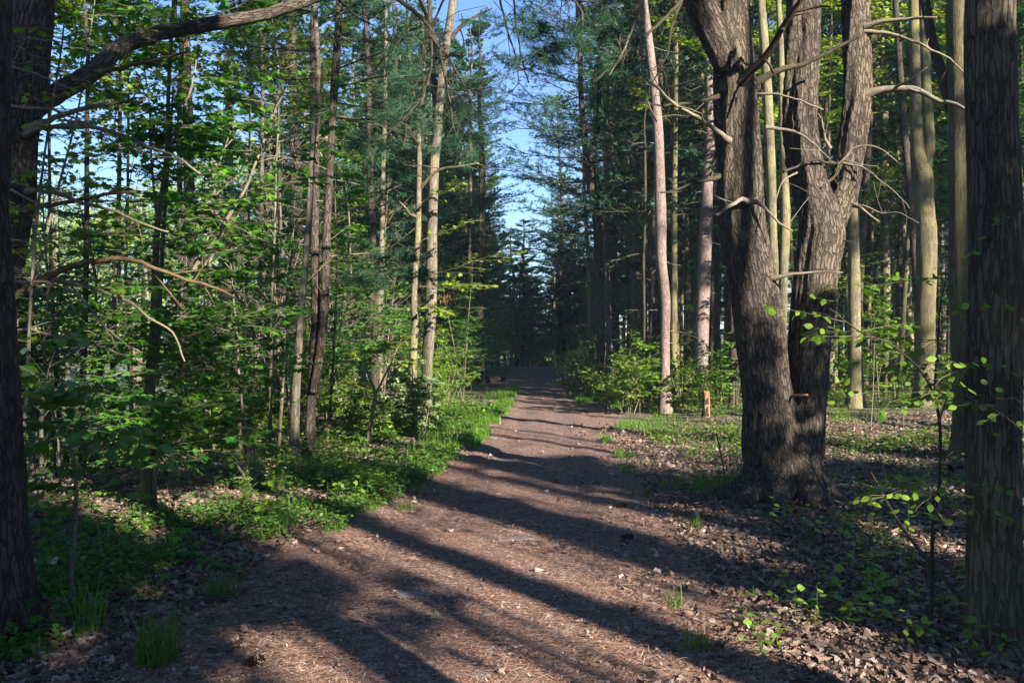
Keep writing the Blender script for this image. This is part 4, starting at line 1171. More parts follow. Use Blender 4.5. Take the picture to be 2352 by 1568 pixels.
W_ = 'trees crowding the wood'
farP = [pine_tree(100 + k, H, .17, z0, L0, .6, M['bark_dark'], 'dark pine crowding the shaded wood behind', 'white_pine', 16, .020, 10, W_) for k, (H, z0, L0) in enumerate(((17, 4.5, 2.9), (15, 3.2, 2.6), (18, 6.5, 3.0)))]
farR = [pine_tree(120 + k, H, .15, z0, 2.0, .6, M['bark_red'], 'tall bare reddish pine in the wood behind', 'red_pine', 22, .022, 9, W_) for k, (H, z0) in enumerate(((17, 9), (16, 8)))]
farB = [pole_tree(140 + k, H, r, z0, nl, (2.2, .8), s_, M['leaf_far'], b, 'tall leafy maple in the wood behind', 'maple_tree', group=W_) for k, (H, r, z0, nl, b, s_) in enumerate((
    (15, .12, 3.0, 26, M['bark_grey'], .13), (13, .09, 2.2, 24, M['bark_smooth'], .12), (16, .13, 5.0, 24, M['bark_pale'], .13)))]
farY = [pole_tree(150 + k, H, r, z0, nl, (1.9, .7), .11, M['leaf_yellow'], b, 'slim yellow green maple in the wood behind', 'maple_tree', twigs=6, per=4, group=W_) for k, (H, r, z0, nl, b) in enumerate((
    (13, .08, 4.0, 17, M['bark_pale']), (11, .06, 2.5, 16, M['bark_grey'])))]
sapM = [maple_sapling(160 + k, H, r, .7, n, (1.15, .45), .064, M['leaf_maple'], M['bark_grey'], 'leafy maple sapling in the thicket', group='maple saplings in the thicket', stems=st, twigs=9, per=7) for k, (H, r, n, st) in enumerate((
    (5.0, .028, 38, 1), (3.8, .022, 34, 1), (6.2, .033, 44, 2), (2.8, .016, 24, 1)))]
sapY = [maple_sapling(170 + k, H, r, .5, n, (.95, .4), .10, M['leaf_shrub'], M['bark_smooth'], 'bright green sapling among the trunks', name='beech_sapling', shape=OVAL, group='bright saplings among the trunks') for k, (H, r, n) in enumerate((
    (3.2, .016, 24), (4.4, .022, 30), (2.2, .012, 18)))]
shr = [shrub(180 + k, H, w, n, .065, M['leaf_shrub'], 'bright green leafy shrub', group='bright shrubs along the trail') for k, (H, w, n) in enumerate(((1.7, 1.9, 11), (1.2, 1.6, 10), (2.3, 1.8, 10)))]

# the wood to the right and beyond the bend
pts_used = []


def free(x, y, dmin):
    for a, b in pts_used:
        if (a - x) ** 2 + (b - y) ** 2 < dmin * dmin:
            return False
    pts_used.append((x, y)); return True


def zone_label(x, y, kind):
    side = 'beyond the trail bend' if abs(x - np.interp(y, PY, PC)) < 7 and y > 60 else ('across the deep wood right of the trail' if x > 1 else 'in the strip between trail and lake')
    return '%s %s' % (kind, side)


n = 0
while n < 190:                                   # right hand wood
    y = 21 + 74 * FR.uniform() ** 1.4; x = FR.uniform(3.2 + .012 * y, 5 + y * .66)
    if not free(x, y, 1.5 + y * .012): continue
    u = FR.uniform()
    P_, kd = ((farR, 'tall bare reddish pine') if u < .3 else (farP, 'dark needled pine') if u < .55 else (farB, 'leafy maple') if u < .8 else (farY, 'slim yellow green maple'))
    if x < np.interp(y, PY, PC) + 4.2 and P_ is farB: P_ = farR; kd = 'tall bare reddish pine'
    place(P_, x, y, sc=FR.uniform(.85, 1.2), label=zone_label(x, y, kd)); n += 1
n = 0
while n < 74:                                    # left strip
    y = 19 + 66 * FR.uniform(); x = np.interp(y, PY, PC) - FR.uniform(3.6, 11 + .15 * y)
    if gz1(x, y) < -1.05 or not free(x, y, 1.5): continue
    u = FR.uniform()
    P_, kd = (farP, 'dark needled pine') if u < .3 else (farB, 'leafy maple') if u < .75 else (farY, 'slim yellow green maple')
    place(P_, x, y, sc=FR.uniform(.8, 1.1), label=zone_label(x, y, kd)); n += 1
for k in range(54):                              # the wood that closes the view
    y = FR.uniform(60, 92); x = np.interp(y, PY, PC) + FR.normal(0, 6)
    P_, kd = ((farB, 'leafy maple') if k % 3 else (farP, 'dark needled pine'))
    mid = abs(x - np.interp(y, PY, PC)) < 4.5
    place(P_, x, y, sc=(1.15, 1.15, FR.uniform(.5, .66) if mid else FR.uniform(.75, 1.02)), label=zone_label(x, y, kd))
for dx, y, sc_ in ((4.5, 27, .9), (4.2, 36, 1.0), (4.6, 46, 1.05), (-4.2, 29, .85), (-4.4, 38, .95), (-4.3, 47, 1.0), (-4, 55, 1.0), (5.4, 31, 1.0), (5.6, 41, 1.1), (-5.4, 33, 1.0), (4.4, 22.5, .75), (-4.6, 24, .8), (3.6, 43, .95), (-3.4, 51, 1.0)):
    x = np.interp(y, PY, PC) + dx; pts_used.append((x, y))
    place(farP, x, y, sc=sc_, label='dark needled pine %s, its boughs reaching over the trail' % ('right of the far trail' if dx > 0 else 'left of the far trail'), group='pines lining the far trail')
# understory
n = 0
while n < 56:                                    # the thicket left of the trail
    y = 9.2 + 21 * FR.uniform() ** 1.2; x = -FR.uniform(2.6 + .02 * y, 10.5)
    if gz1(x, y) < -1.0 or x > np.interp(y, PY, PC) - 2.9 or not free(x, y, .7): continue
    if y < 11 and -3.0 > x > -4.6: continue
    uu = CX + F * x / y
    if y < 13.2 and (620 < uu < 1010 or 300 < uu < 420): continue
    place(sapM, x, y, sc=FR.uniform(.7, 1.15), label='leafy maple sapling in the thicket between trail and lake', group='maple saplings between trail and lake'); n += 1
n = 0
while n < 34:
    y = 20 + 36 * FR.uniform(); x = np.interp(y, PY, PC) - FR.uniform(2.0, 5)
    if not free(x, y, .8): continue
    place(sapM if n % 2 else sapY, x, y, sc=FR.uniform(.6, 1.0), label='young sapling in the shade left of the far trail', group='saplings left of the far trail'); n += 1
n = 0
while n < 62:
    y = 17 + 34 * FR.uniform(); x = np.interp(y, PY, PC) + FR.uniform(2.6, 3 + .52 * y)
    if not free(x, y, .8) or (y < 20 and x < 5): continue
    place(sapY if n % 3 else sapM, x, y, sc=FR.uniform(.5, .95), label='bright sapling among the trunks of the right hand wood', group='bright saplings in the right hand wood'); n += 1
for k in range(34):
    y = FR.uniform(45, 74); x = np.interp(y, PY, PC) + ((1 if k % 2 else -1) * FR.uniform(1.9, 4) if y < 57 else FR.normal(0, 2.6))
    place(sapM, x, y, sc=FR.uniform(.7, 1.1), label='shaded sapling closing in on the far end of the trail', group='saplings at the far end of the trail')
SHR = [(1330, 860, 25, 1.0), (1310, 868, 29, .9), (1368, 880, 24, .9), (1430, 930, 19.5, 1.0), (1470, 945, 18.6, 1.05), (1402, 925, 21, .9), (1500, 930, 20.5, 1.0), (1555, 925, 21.5, 1.0), (1590, 945, 19, .75), (1650, 930, 20, 1.0), (1690, 935, 19.5, 1.1), (1660, 900, 24, 1.2), (1580, 890, 26, 1.2), (1480, 890, 27, 1.2), (1440, 900, 25, 1.1),
       (1940, 925, 21, .8), (2010, 910, 23, 1.0), (2060, 905, 25, .9), (2160, 910, 24, .9), (2180, 880, 28, 1.2), (1990, 880, 30, 1.2), (2090, 880, 31, 1.1), (2340, 900, 22, 1.0), (1350, 845, 33, 1.1), (1080, 880, 31, .8), (1050, 900, 26, .8)]
for q_, (u, v, Y, s_) in enumerate(SHR):
    x = (u - CX) / F * Y
    if q_ % 3 == 1:
        place(sapY, x, Y, sc=s_ * FR.uniform(.6, .9), label='airy yellow green sapling in the shrubs right of the trail', group='airy saplings among the shrubs')
        continue
    place(shr, x, Y, sc=s_ * FR.uniform(.75, 1.0), label='bright green shrub at the edge of the wood right of the trail' if u > 1200 else 'small green shrub in the shade left of the trail', group='bright shrubs along the trail')
# the greyish bush round the foot of the yellow trunk
b = shrub(190, 1.25, 1.0, 15, .05, M['leaf_grey'], 'pale greyish green bush before the crooked yellow trunk', OVAL, 'honeysuckle_bush', 7, 8)
x = (962 - CX) / F * 14.6; b.location = (x, 14.6, gz1(x, 14.6) + .1)
for c in KIDS[b.name]: pass
# tall growth on the left of the trail: leafy bushes below the pines
for k, (u, v, Y, s_, lb) in enumerate(((800, 930, 16, .9, 'yellow tinged bush left of the curved sapling'), (740, 900, 17.5, 1.0, 'green bush behind the leaning grey trunk'), (880, 960, 15, .6, 'small bush at the foot of the crooked yellow trunk'), (1010, 930, 19, .7, 'small shrub just behind the grey trunk'), (640, 950, 16, .9, 'green bush in the thicket beside the leaning trunk'), (1020, 880, 22, .9, 'leafy shrub in the shade beyond the grey trunk'))):
    x = (u - CX) / F * Y
    place(shr, x, Y, sc=s_, label=lb, group='bushes left of the trail')
# curved sapling with a fork
t, Y = hero('maple_sapling', 'slim curved pale sapling forking low at the trail edge', 845, 1018, cat='sapling')
P, _ = hero_trunk(t, [(845, 1024), (848, 990), (855, 950), (862, 915), (862, 900), (850, 870), (840, 840), (835, 810)], Y, [10, 9, 9, 9, 7, 6, 5, 4], M['twig_pale'], None, .2, 8, .04)
P2, _ = hero_trunk(t, [(862, 905), (875, 880), (890, 850), (900, 830), (912, 800)], Y, [6, 5, 4, 3, 2], M['twig_pale'], None, 0, 7, .04, foot=False)
g = np.random.default_rng(52); cr = Crown(g)
for q in range(12):
    PP = P if q % 2 else P2; p = PP[int(g.integers(len(PP) // 2, len(PP)))]
    cr.spray(p, circ(g.uniform(0, 6.28), g.uniform(0, .6)), g.uniform(.3, .7), .003, 6, 4)
child(cr.mb(MAPLE, .075), 'foliage', [M['twig'], M['leaf_yellow']], t)

# ---- near saplings
t, Y = hero('viburnum_sapling', 'slender pale stem with round leaves beside the tree at the frame edge', 181, 1386, cat='sapling')
P, _ = hero_trunk(t, [(183, 1392), (172, 1368), (164, 1335), (166, 1290), (171, 1239), (175, 1170), (174, 1110), (171, 1068), (163, 1033), (158, 1015), (150, 1002)], Y, [10, 10, 9.5, 9, 9, 9, 8, 8, 8, 7, 6], M['twig_pale'], None, .1, 8, .03)
P2, _ = hero_trunk(t, [(152, 1004), (135, 980), (120, 945), (100, 900), (80, 860)], Y, [5, 4, 4, 3, 2], M['twig'], None, 0, 6, .03, foot=False)
P3, _ = hero_trunk(t, [(152, 1004), (175, 980), (200, 930), (225, 896), (240, 860)], Y, [5, 4, 4, 3, 2], M['twig_pale'], None, 0, 6, .03, foot=False)
g = np.random.default_rng(53); cr = Crown(g)
for q in range(24):
    PP = (P2, P3, P)[q % 3]; p = PP[int(g.integers(len(PP) // 3, len(PP)))]
    cr.spray(p, unit([g.normal(0, 1), g.normal(0, .5), g.uniform(-.1, .35)]), g.uniform(.25, .6), .003, 4, 3)
for (u, v, n_) in ((60, 930, 5), (110, 880, 4), (260, 930, 4), (300, 960, 3), (90, 1010, 5), (60, 1080, 5), (110, 1130, 4), (230, 1010, 4), (300, 1090, 3), (200, 1150, 3), (40, 1180, 4)):
    p0 = at(u, v, Y + g.uniform(-.3, .4)) - np.array(t.location)
    cr.spray(p0, unit([g.normal(0, 1), g.normal(0, .5), .1]), .4, .002, n_, 3)
child(cr.mb(OVAL, .085, tilt=.5), 'foliage', [M['twig'], M['leaf_round']], t)
t, Y = hero('maple_sapling', 'thin upright sapling forking in two before the flaky barked trunk', 2136, 1470, cat='sapling')
P, _ = hero_trunk(t, [(2136, 1475), (2137, 1440), (2140, 1374), (2141, 1340), (2141, 1272), (2144, 1170), (2152, 1150), (2157, 1110), (2160, 1033), (2158, 970), (2150, 925), (2143, 899)], Y, [12, 10, 9, 8.5, 8, 8, 8, 7, 7, 7, 6, 5.5], M['twig_dark'], None, .2, 9, .03)
P2, _ = hero_trunk(t, [(2145, 902), (2120, 860), (2090, 825), (2044, 790), (2010, 775), (1976, 762), (1945, 740), (1918, 718), (1905, 708)], Y - .1, [5.5, 5, 5, 4.5, 4, 4, 3.5, 3, 2], M['twig_dark'], None, 0, 7, .03, foot=False)
P3, _ = hero_trunk(t, [(2158, 970), (2165, 940), (2185, 895), (2205, 868), (2226, 840)], Y - .1, [5, 5, 5, 4.5, 3.5], M['twig_pale'], None, 0, 7, .03, foot=False)
P4, _ = hero_trunk(t, [(2145, 900), (2150, 840), (2155, 780), (2160, 700), (2175, 640)], Y, [5, 4.5, 4, 3, 2], M['twig_dark'], None, 0, 7, .03, foot=False)
g = np.random.default_rng(54); cr = Crown(g)
for q in range(40):
    PP = (P, P3, P4, P2)[(0, 1, 2, 0, 1, 2, 0, 3)[q % 8]]; p = PP[int(g.integers(len(PP) // 2, len(PP)))]
    cr.spray(p, unit([g.normal(0, 1), g.normal(0, .7), g.uniform(-.2, .3)]), g.uniform(.25, .6), .002, 5, 3)
child(cr.mb(OVAL, .046, tilt=.5), 'foliage', [M['twig'], M['leaf_shrub']], t)

slim = [pole_tree(260 + k, H, r, z0, nl, (1.5, .6), .10, lm, b, 'slim dark pole tree in the right hand wood', 'maple_tree', twigs=6, per=4, group='slim poles of the right hand wood') for k, (H, r, z0, nl, b, lm) in enumerate((
    (14, .09, 5.5, 12, M['bark_dark'], M['leaf_yellow']), (12, .06, 4.0, 11, M['bark_smooth'], M['leaf_far']), (15, .10, 7.0, 12, M['bark_dark'], M['leaf_far']), (13, .075, 5, 11, M['bark_smooth'], M['leaf_yellow'])))]
n = 0
while n < 112:
    y = 19 + 30 * FR.uniform(); x = np.interp(y, PY, PC) + FR.uniform(3.1, 3.5 + .53 * y)
    if not free(x, y, .6): continue
    place(slim, x, y, sc=FR.uniform(.85, 1.2), label='slim straight pole tree crowding the right hand wood', group='slim poles of the right hand wood'); n += 1
for k, (u, v, Y) in enumerate(((50, 1000, 12.5), (140, 1010, 13.5), (230, 1000, 14), (300, 1010, 13), (400, 1000, 14), (90, 960, 15), (190, 960, 15.5), (330, 960, 15.5), (480, 1000, 14), (560, 990, 15), (20, 980, 13))):
    x = (u - CX) / F * Y
    place(shr, x, Y, sc=FR.uniform(.6, .9), label='leafy bush on the lake bank behind the clustered maple stems', group='bushes on the lake bank')
bare = []
for k in range(3):                                # leafless grey saplings in the thicket
    g = np.random.default_rng(250 + k); t = thing('bare_sapling', 'leafless grey sapling in the thicket', 'sapling')
    H = (4.5, 6.0, 3.4)[k]; tr = MB(); P = stem_line(g, H, g.normal(0, .5, 2), 8, .06); tube(tr, P, np.linspace(.03, .006, 8), 7, .15, rng=g, flare=.2)
    child(tr, 'trunk', M['bark_grey'], t); br = MB()
    for q in range(26):
        z = g.uniform(.8, H * .97); p = sample(P, z); d = circ(g.uniform(0, 6.28), g.uniform(.1, 1.0)); L = g.uniform(.5, 1.6) * (1.1 - .6 * z / H)
        B = np.array([p, p + d * L * .5 + [0, 0, .06 * L], p + d * L + [0, 0, .12 * L] + g.normal(0, .08, 3) * L])
        tube(br, B, [.009, .006, .003], 4, rng=g)
        for j_ in range(4):
            b0 = B[1] + (B[2] - B[1]) * g.uniform(-.5, .9); tube(br, [b0, b0 + unit(d + g.normal(0, .6, 3)) * L * .35], [.004, .002], 3, rng=g)
    child(br, 'branches', M['twig'], t)['kind'] = 'stuff'; bare.append(t)
n = 0
while n < 34:
    y = 8.6 + 22 * FR.uniform(); x = -FR.uniform(2.8 + .02 * y, 10)
    if gz1(x, y) < -1.0 or x > np.interp(y, PY, PC) - 2.6 or not free(x, y, .4) or (y < 12.6 and 640 < CX + F * x / y < 800): continue
    place(bare, x, y, sc=FR.uniform(.8, 1.2), label='leafless grey sapling tangled in the thicket between trail and lake', group='leafless saplings in the thicket'); n += 1
n = 0
while n < 20:
    y = 62 + 40 * FR.uniform(); x = np.interp(y, PY, PC) + FR.normal(0, 4.5)
    place(shr, x, y, sc=FR.uniform(1.3, 2.2), label='shaded bush closing the end of the trail', group='bushes at the far end of the trail'); n += 1

# ------------------------------------------------------------------ things lying or standing on the floor
# split stump
t, Y = hero('stump', 'short split orange stump standing by the reddish pine', 1622, 968, 17.2, cat='stump')
mb = MB(); g = np.random.default_rng(61)
tube(mb, [(0, 0, -.1), (0, 0, .1), (.01, 0, .3), (.0, 0, .50)], [.075, .066, .062, .060], 14, .05, rng=g, flare=.2, wob=.12, tip=False)
top = np.array([(math.cos(a) * .059, math.sin(a) * .059, .50 + .03 * math.cos(a * 2)) for a in np.arange(14) / 14 * 2 * PI]); mb.add(np.vstack([top, [[0, 0, .505]]]), [[i_, (i_ + 1) % 14, 14] for i_ in range(14)])
child(mb, 'trunk', M['wood'], t)
mb = MB(); th = np.linspace(2.4, 5.2, 9)
for z0, z1 in ((.0, .2), (.24, .36)):
    v0 = [(math.cos(a) * .079, math.sin(a) * .079, z0 + .03 * math.sin(3 * a)) for a in th] + [(math.cos(a) * .074, math.sin(a) * .074, z1 + .04 * math.sin(4 * a)) for a in th]
    mb.add(v0, [[i_, i_ + 1, i_ + 10, i_ + 9] for i_ in range(8)], 0, np.array(v0) * 1.0)
child(mb, 'bark_patch', M['bark_dark'], t)


def log(name, label, p0, p1, r0, r1, mat, sink=.3, cat='log', bend=.05, twigs=0):
    g = np.random.default_rng(int(abs(p0[0] * 991 + p0[1] * 37)) + 3)
    p0 = np.array(p0, float); p1 = np.array(p1, float)
    if len(p0) == 2:
        p0 = np.append(p0, gz1(*p0) + r0 * (1 - sink)); p1 = np.append(p1, gz1(*p1) + r1 * (1 - sink) + .015)
    m = (p0 + p1) / 2 + g.normal(0, bend, 3) * [1, 1, .2] * np.linalg.norm(p1 - p0)
    c = (p0 + p1) / 2
    t = thing(name, label, cat, c)
    mb = MB(); Q = tube(mb, [p0 - c, m - c, p1 - c], [r0, (r0 + r1) / 2, r1], 9, .05, rng=g, wob=.1)
    for k in range(twigs):
        q = Q[int(g.integers(2, len(Q) - 1))]; d = unit(unit(p1 - p0) + g.normal(0, .7, 3)); d[2] = abs(d[2]) * .5
        tube(mb, [q, q + d * .25 * g.uniform(.4, 1.2)], [r1 * .6, .002], 4, rng=g)
    child(mb, 'stem', M[mat], t)
    return t


def gp(u, v):
    Y = 3200 / (v - 784); return ((u - CX) / F * Y, Y)


log('fallen_log', 'dark fallen log lying across the shade at the trail bend', gp(1106, 881), gp(1156, 876), .16, .12, 'bark_dark')
log('fallen_branch', 'pale bleached branch on the leaves beside the flaky trunk', gp(2090, 1232), gp(2240, 1219), .018, .024, 'twig_pale', cat='branch', bend=.02)
log('leaning_branch', 'long dark dead branch leaning down to the foot of the flaky trunk', at(2228, 1398, 4.85), at(2000, 1085, 5.6), .014, .007, 'twig_dark', cat='branch', bend=.05, twigs=5)
log('fallen_branch', 'bent grey branch on the lit leaves behind the clustered maple stems', gp(408, 1136), gp(505, 1100), .016, .012, 'twig_pale', cat='branch', bend=.07)
log('fallen_branch', 'dark rotten branch in the herbs at the lower edge of the bank', gp(410, 1398), gp(540, 1378), .025, .02, 'twig_dark', cat='branch')
log('fallen_branch', 'brown branch lying in the leaf litter behind the big pine', gp(2010, 1190), gp(2160, 1205), .02, .014, 'twig', cat='branch')
log('fallen_branch', 'dark log piece beside the grass left of the big pine', gp(1620, 1108), gp(1720, 1112), .03, .03, 'twig_dark', cat='branch')
log('fallen_branch', 'dark log lying behind the yellow lit mossy trunk', gp(2180, 1100), gp(2260, 1085), .05, .05, 'bark_dark', cat='branch')
log('fallen_branch', 'thin stick sloping through the seedlings by the right sapling', gp(2000, 1400), gp(2085, 1330), .008, .006, 'twig', cat='branch')
log('fallen_log', 'mossy log mound in the shade behind the pale lit trunk', gp(985, 912), gp(1020, 905), .15, .12, 'bark_grey')
# mossy uprooted stump with splayed roots
x, y = gp(583, 1112)
t = thing('uprooted_stump', 'small twisted uprooted stump in the herbs below the leaning trunk', 'stump', (x, y, gz1(x, y)))
mb = MB(); g = np.random.default_rng(63)
tube(mb, [(-.05, 0, -.1), (-.02, 0, .10), (.05, .05, .2)], [.13, .10, .05], 12, .04, rng=g, flare=.5, wob=.2)
for k in range(9):
    d = circ(g.uniform(0, 6.28), g.uniform(0, 1.1)); l = g.uniform(.15, .38)
    tube(mb, [d * .04 + [0, 0, .06], d * l * .6 + [0, 0, .08] + g.normal(0, .03, 3), d * l + [0, 0, .06] + g.normal(0, .05, 3)], [.04, .022, .008], 7, .04, rng=g, wob=.15)
child(mb, 'trunk', M['bark_grey'], t)
log('dead_stick', 'upright grey dead stick beside the uprooted stump', (x - .02, y + .1, -.05), (x - .10, y + .15, .62), .014, .008, 'twig_pale', cat='stick')
for k, (u, v, h, du, lb, mt) in enumerate(((1706, 1136, .42, -22, 'dry leaning stalk at the left flank of the big pine foot', 'twig'), (1700, 1120, .3, 2, 'short dry stalk between grass and the big pine', 'twig_pale'), (1670, 1140, .6, -25, 'dark thin upright stem in the grass left of the big pine', 'twig_dark'),
                              (1866, 1010, .7, 0, 'thin bare stem right of the big pine', 'twig'), (2040, 1150, .5, -30, 'bare reddish shoot among the seedlings right of the big pine', 'twig'), (1522, 950, .5, 2, 'dry stalk at the foot of the kinked pinkish pine', 'twig'), (1640, 968, .35, 1, 'dark charred stub right of the split stump', 'bark_dark'), (2000, 1000, 1.4, 8, 'pale bare stem before the forked trunk', 'twig_pale'), (2075, 1000, 1.1, -6, 'bare grey stem close to the forked trunk', 'twig'))):
    x, y = gp(u, v); z = gz1(x, y)
    log('dead_stick', lb, (x, y, z - .03), (x + du / F * y, y, z + h), .010, .005, mt, cat='stick', bend=.03, twigs=2)

# stones in the trail: three shapes, copied
def stone_mesh(seed):
    g = np.random.default_rng(seed); n = 14
    a = np.arange(n) / n * 2 * PI; r = (.75 + .45 * g.uniform(0, 1, n)); r = (r + np.roll(r, 1)) / 2
    x = np.cos(a) * r * 1.35; y = np.sin(a) * r * .75
    rows = [np.stack([x * s_, y * s_, np.full(n, z) + g.normal(0, .03, n)], 1) for s_, z in ((1.05, -.3), (1, .05), (.92, .16), (.6, .25 + .03 * seed % .05))]
    mb = MB(); v = np.vstack(rows + [np.array([[0, 0, .27]])])
    q = [[k * n + i_, k * n + (i_ + 1) % n, (k + 1) * n + (i_ + 1) % n, (k + 1) * n + i_] for k in range(3) for i_ in range(n)]
    mb.add(v, q, 0, smooth=False); mb.more([[3 * n + i_, 3 * n + (i_ + 1) % n, 4 * n] for i_ in range(n)], 0, 0, False)
    return mb.mesh('stone', [M['slate']])


SM = [stone_mesh(k) for k in range(5)]
g = np.random.default_rng(71)
ST = [(1190, 1240, 30, 'large tilted blue grey stone in mid trail'), (950, 1370, 36, 'flat blue slate alone on the left half of the trail'), (1095, 1150, 16, 'broad flat stone catching light further up the trail'), (1230, 1105, 18, 'small grey stone up the trail near the right side'), (1810, 1155, 0, ''), (1710, 1244, 0, ''),
      (1430, 1538, 0, ''), (1340, 1120, 13, 'pale flat stone right of the trail centre'), (790, 1478, 0, ''), (1555, 1250, 0, '')]
for u, v, w, lb in ST:
    if not w: continue
    x, y = gp(u, v); o = bpy.data.objects.new('stone', SM[int(g.integers(5))]); COL.objects.link(o); k = w / F * y / 1.3
    o.location = (x, y, path_z(x, y)); o.scale = (k, k, k * .55); o.rotation_euler = (g.normal(0, .08), g.normal(0, .1), g.normal(0, .4)); tag(o, lb, 'stone')
x, y = gp(1790, 1385); 
n = 0
while n < 46:
    v = 1235 + 330 * g.uniform() ** .75; u = g.normal(1110 + (v - 1250) * .05, 95 + (v - 1200) * .25)
    x, y = gp(u, v)
    if path_d(np.array(x), np.array(y)) > -.15: continue
    o = bpy.data.objects.new('stone', SM[int(g.integers(5))]); COL.objects.link(o); k = g.uniform(.012, .036) * (1.3 if n < 6 else 1)
    o.location = (x, y, path_z(x, y) - .002); o.scale = (k, k, k * .6); o.rotation_euler = (g.normal(0, .1), g.normal(0, .12), g.normal(0, .6))
    tag(o, 'flat blue grey stone bedded in the near trail', 'stone', 'slate stones bedded in the trail'); n += 1
for u, v, lb in ((1790, 1390, 'blue stone in the needles left of the big pine foot'), (2340, 1400, '')):
    if lb:
        x, y = gp(1788, 1388)
o = bpy.data.objects.new('stone', SM[1]); COL.objects.link(o); x, y = gp(1790, 1156); x, y = gp(1588 + 200, 1380)
o.location = (-.0, 0, 0)
x, y = gp(1590, 1243); o.location = (*(x, y), gz1(x, y)); o.scale = (.045, .045, .03); tag(o, 'rounded blue stone in the needles before the big pine foot', 'stone')
# pine cones
t0 = thing('pine_cone', 'dark open pine cone on the trail in the shade of the big pine', 'cone')
mb = MB(); g = np.random.default_rng(81); k_ = 70; f = np.arange(k_) / k_
az = np.arange(k_) * 2.4; rr = .022 * np.sin(PI * (.12 + .86 * f))
leaves(mb, np.stack([f * .10 - .05, np.cos(az) * rr * .5, np.sin(az) * rr * .5 + .02], 1), np.stack([.35 + 0 * f, np.cos(az), np.sin(az)], 1), .024, OVAL, g, 0, .1, up=np.tile([1., 0, 0], (k_, 1)), roll=False)
child(mb, 'scales', M['cone'], t0)
mb = MB(); tube(mb, [(-.05, 0, .02), (0, 0, .02), (.05, 0, .02)], [.008, .012, .004], 6, rng=g); child(mb, 'core', M['cone'], t0)
for k, (u, v, lb) in enumerate(((1441, 1243, None), (1428, 1232 - 60, 'dark pine cone farther up the trail edge'), (545 + 40, 1535, 'dark pine cone in the shaded near corner of the trail'))):
    x, y = gp(u, v); 
    if k == 0: t0.location = (x, y, path_z(x, y)); t0.rotation_euler = (0, 0, .4)
    else: dup(t0, (x, y, path_z(x, y)), g.uniform(0, 6), 1, lb)

# ---- grass
def tuft(seed, n, h, w, rad, label, name='grass_tuft', lean=.7):
    g = np.random.default_rng(seed); t = thing(name, label, 'grass tuft')
    mb = MB(); a = g.uniform(0, 6.28, n); r = rad * np.sqrt(g.uniform(0, 1, n))
    blades(mb, np.stack([np.cos(a) * r, np.sin(a) * r, -.02 + 0 * a], 1), h, w, g, lean)
    child(mb, 'blades', M['grass'], t)['kind'] = 'stuff'
    return t


for k, (u, v, n_, h, rad, lb) in enumerate(((360, 1530, 170, .30, .10, 'dark bushy grass tuft at the lower edge of the picture'), (1600, 1495, 55, .17, .07, 'sparse spiky grass tuft where the trail meets the leaf litter'), (1552, 1400, 22, .16, .05, 'few grass blades on the trail edge behind the spiky tuft'), (1000, 1058, 130, .17, .2, 'grass patch jutting onto the trail beside the herbs'),
                                         (935, 1172, 60, .13, .10, 'small grass tuft beside the low herbs on the trail edge'), (960, 1130, 50, .12, .12, 'grass tuft on the bare left edge of the trail'), (1597, 1222, 26, .15, .05, 'thin grass tuft before the foot of the big pine'), (510, 1375, 110, .2, .10, 'dark green grass tuft in the herbs on the shaded bank'), (205, 1465, 50, .4, .08, 'tall thin grass in the herbs beside the slender pale stem'),
                                         (1640, 1150, 160, .28, .3, 'lit grass clump in the hollow left of the big pine'), (1570, 1130, 130, .24, .3, 'lit grass clump nearer the trail, left of the big pine'), (1690, 1120, 90, .22, .2, 'lit grass clump against the big pine'), (1490, 1140, 40, .12, .1, 'tiny grass tuft on the trail verge before the clumps'), (1480, 1070, 60, .14, .2, 'low grass tuft on the right verge up the trail'))):
    t = tuft(300 + k, n_, h, .006, rad, lb); x, y = gp(u, v); t.location = (x, y, max(gz1(x, y), 0) if False else gz1(x, y))


def scatter(n, fn, seed):
    g = np.random.default_rng(seed); out = []
    c = 0
    while c < n:
        p = fn(g, 4000)
        out.append(p); c += len(p)
    P = np.concatenate(out)[:n]
    return P, g


def f_grass(g, n):
    y = 11.5 + 18 * g.uniform(0, 1, n) ** 1.1; e = np.interp(y, PY, PC) - np.interp(y, PY, PW)
    x = e - np.abs(g.normal(0, .55, n)) + .16
    k = (fbm(x * 1.6, y * .9, 77, 3) > .53 - .05 * sstep(14, 19, y)) & ((y > 11) | (x < e - .2))
    return np.stack([x, y, gz(x, y) - .01], 1)[k]


P, g = scatter(7000, f_grass, 401); mb = MB(); blades(mb, P, .16, .009, g, .8)
tag(mb.build('grass', M['grass']), 'bright green grass along the left edge of the trail', 'grass', kind='stuff')


def f_grass2(g, n):
    y = 10.5 + 16 * g.uniform(0, 1, n); e = np.interp(y, PY, PC) + np.interp(y, PY, PW)
    x = e + np.abs(g.normal(.2, .7, n)); k = (fbm(x * .8, y * .5, 78, 3) > .53)
    return np.stack([x, y, gz(x, y) - .01], 1)[k]


P, g = scatter(5000, f_grass2, 402); mb = MB(); blades(mb, P, .13, .008, g, .8)
P2 = P.copy(); 
tag(mb.build('grass', M['grass']), 'thin patches of grass along the right verge of the trail', 'grass', kind='stuff')

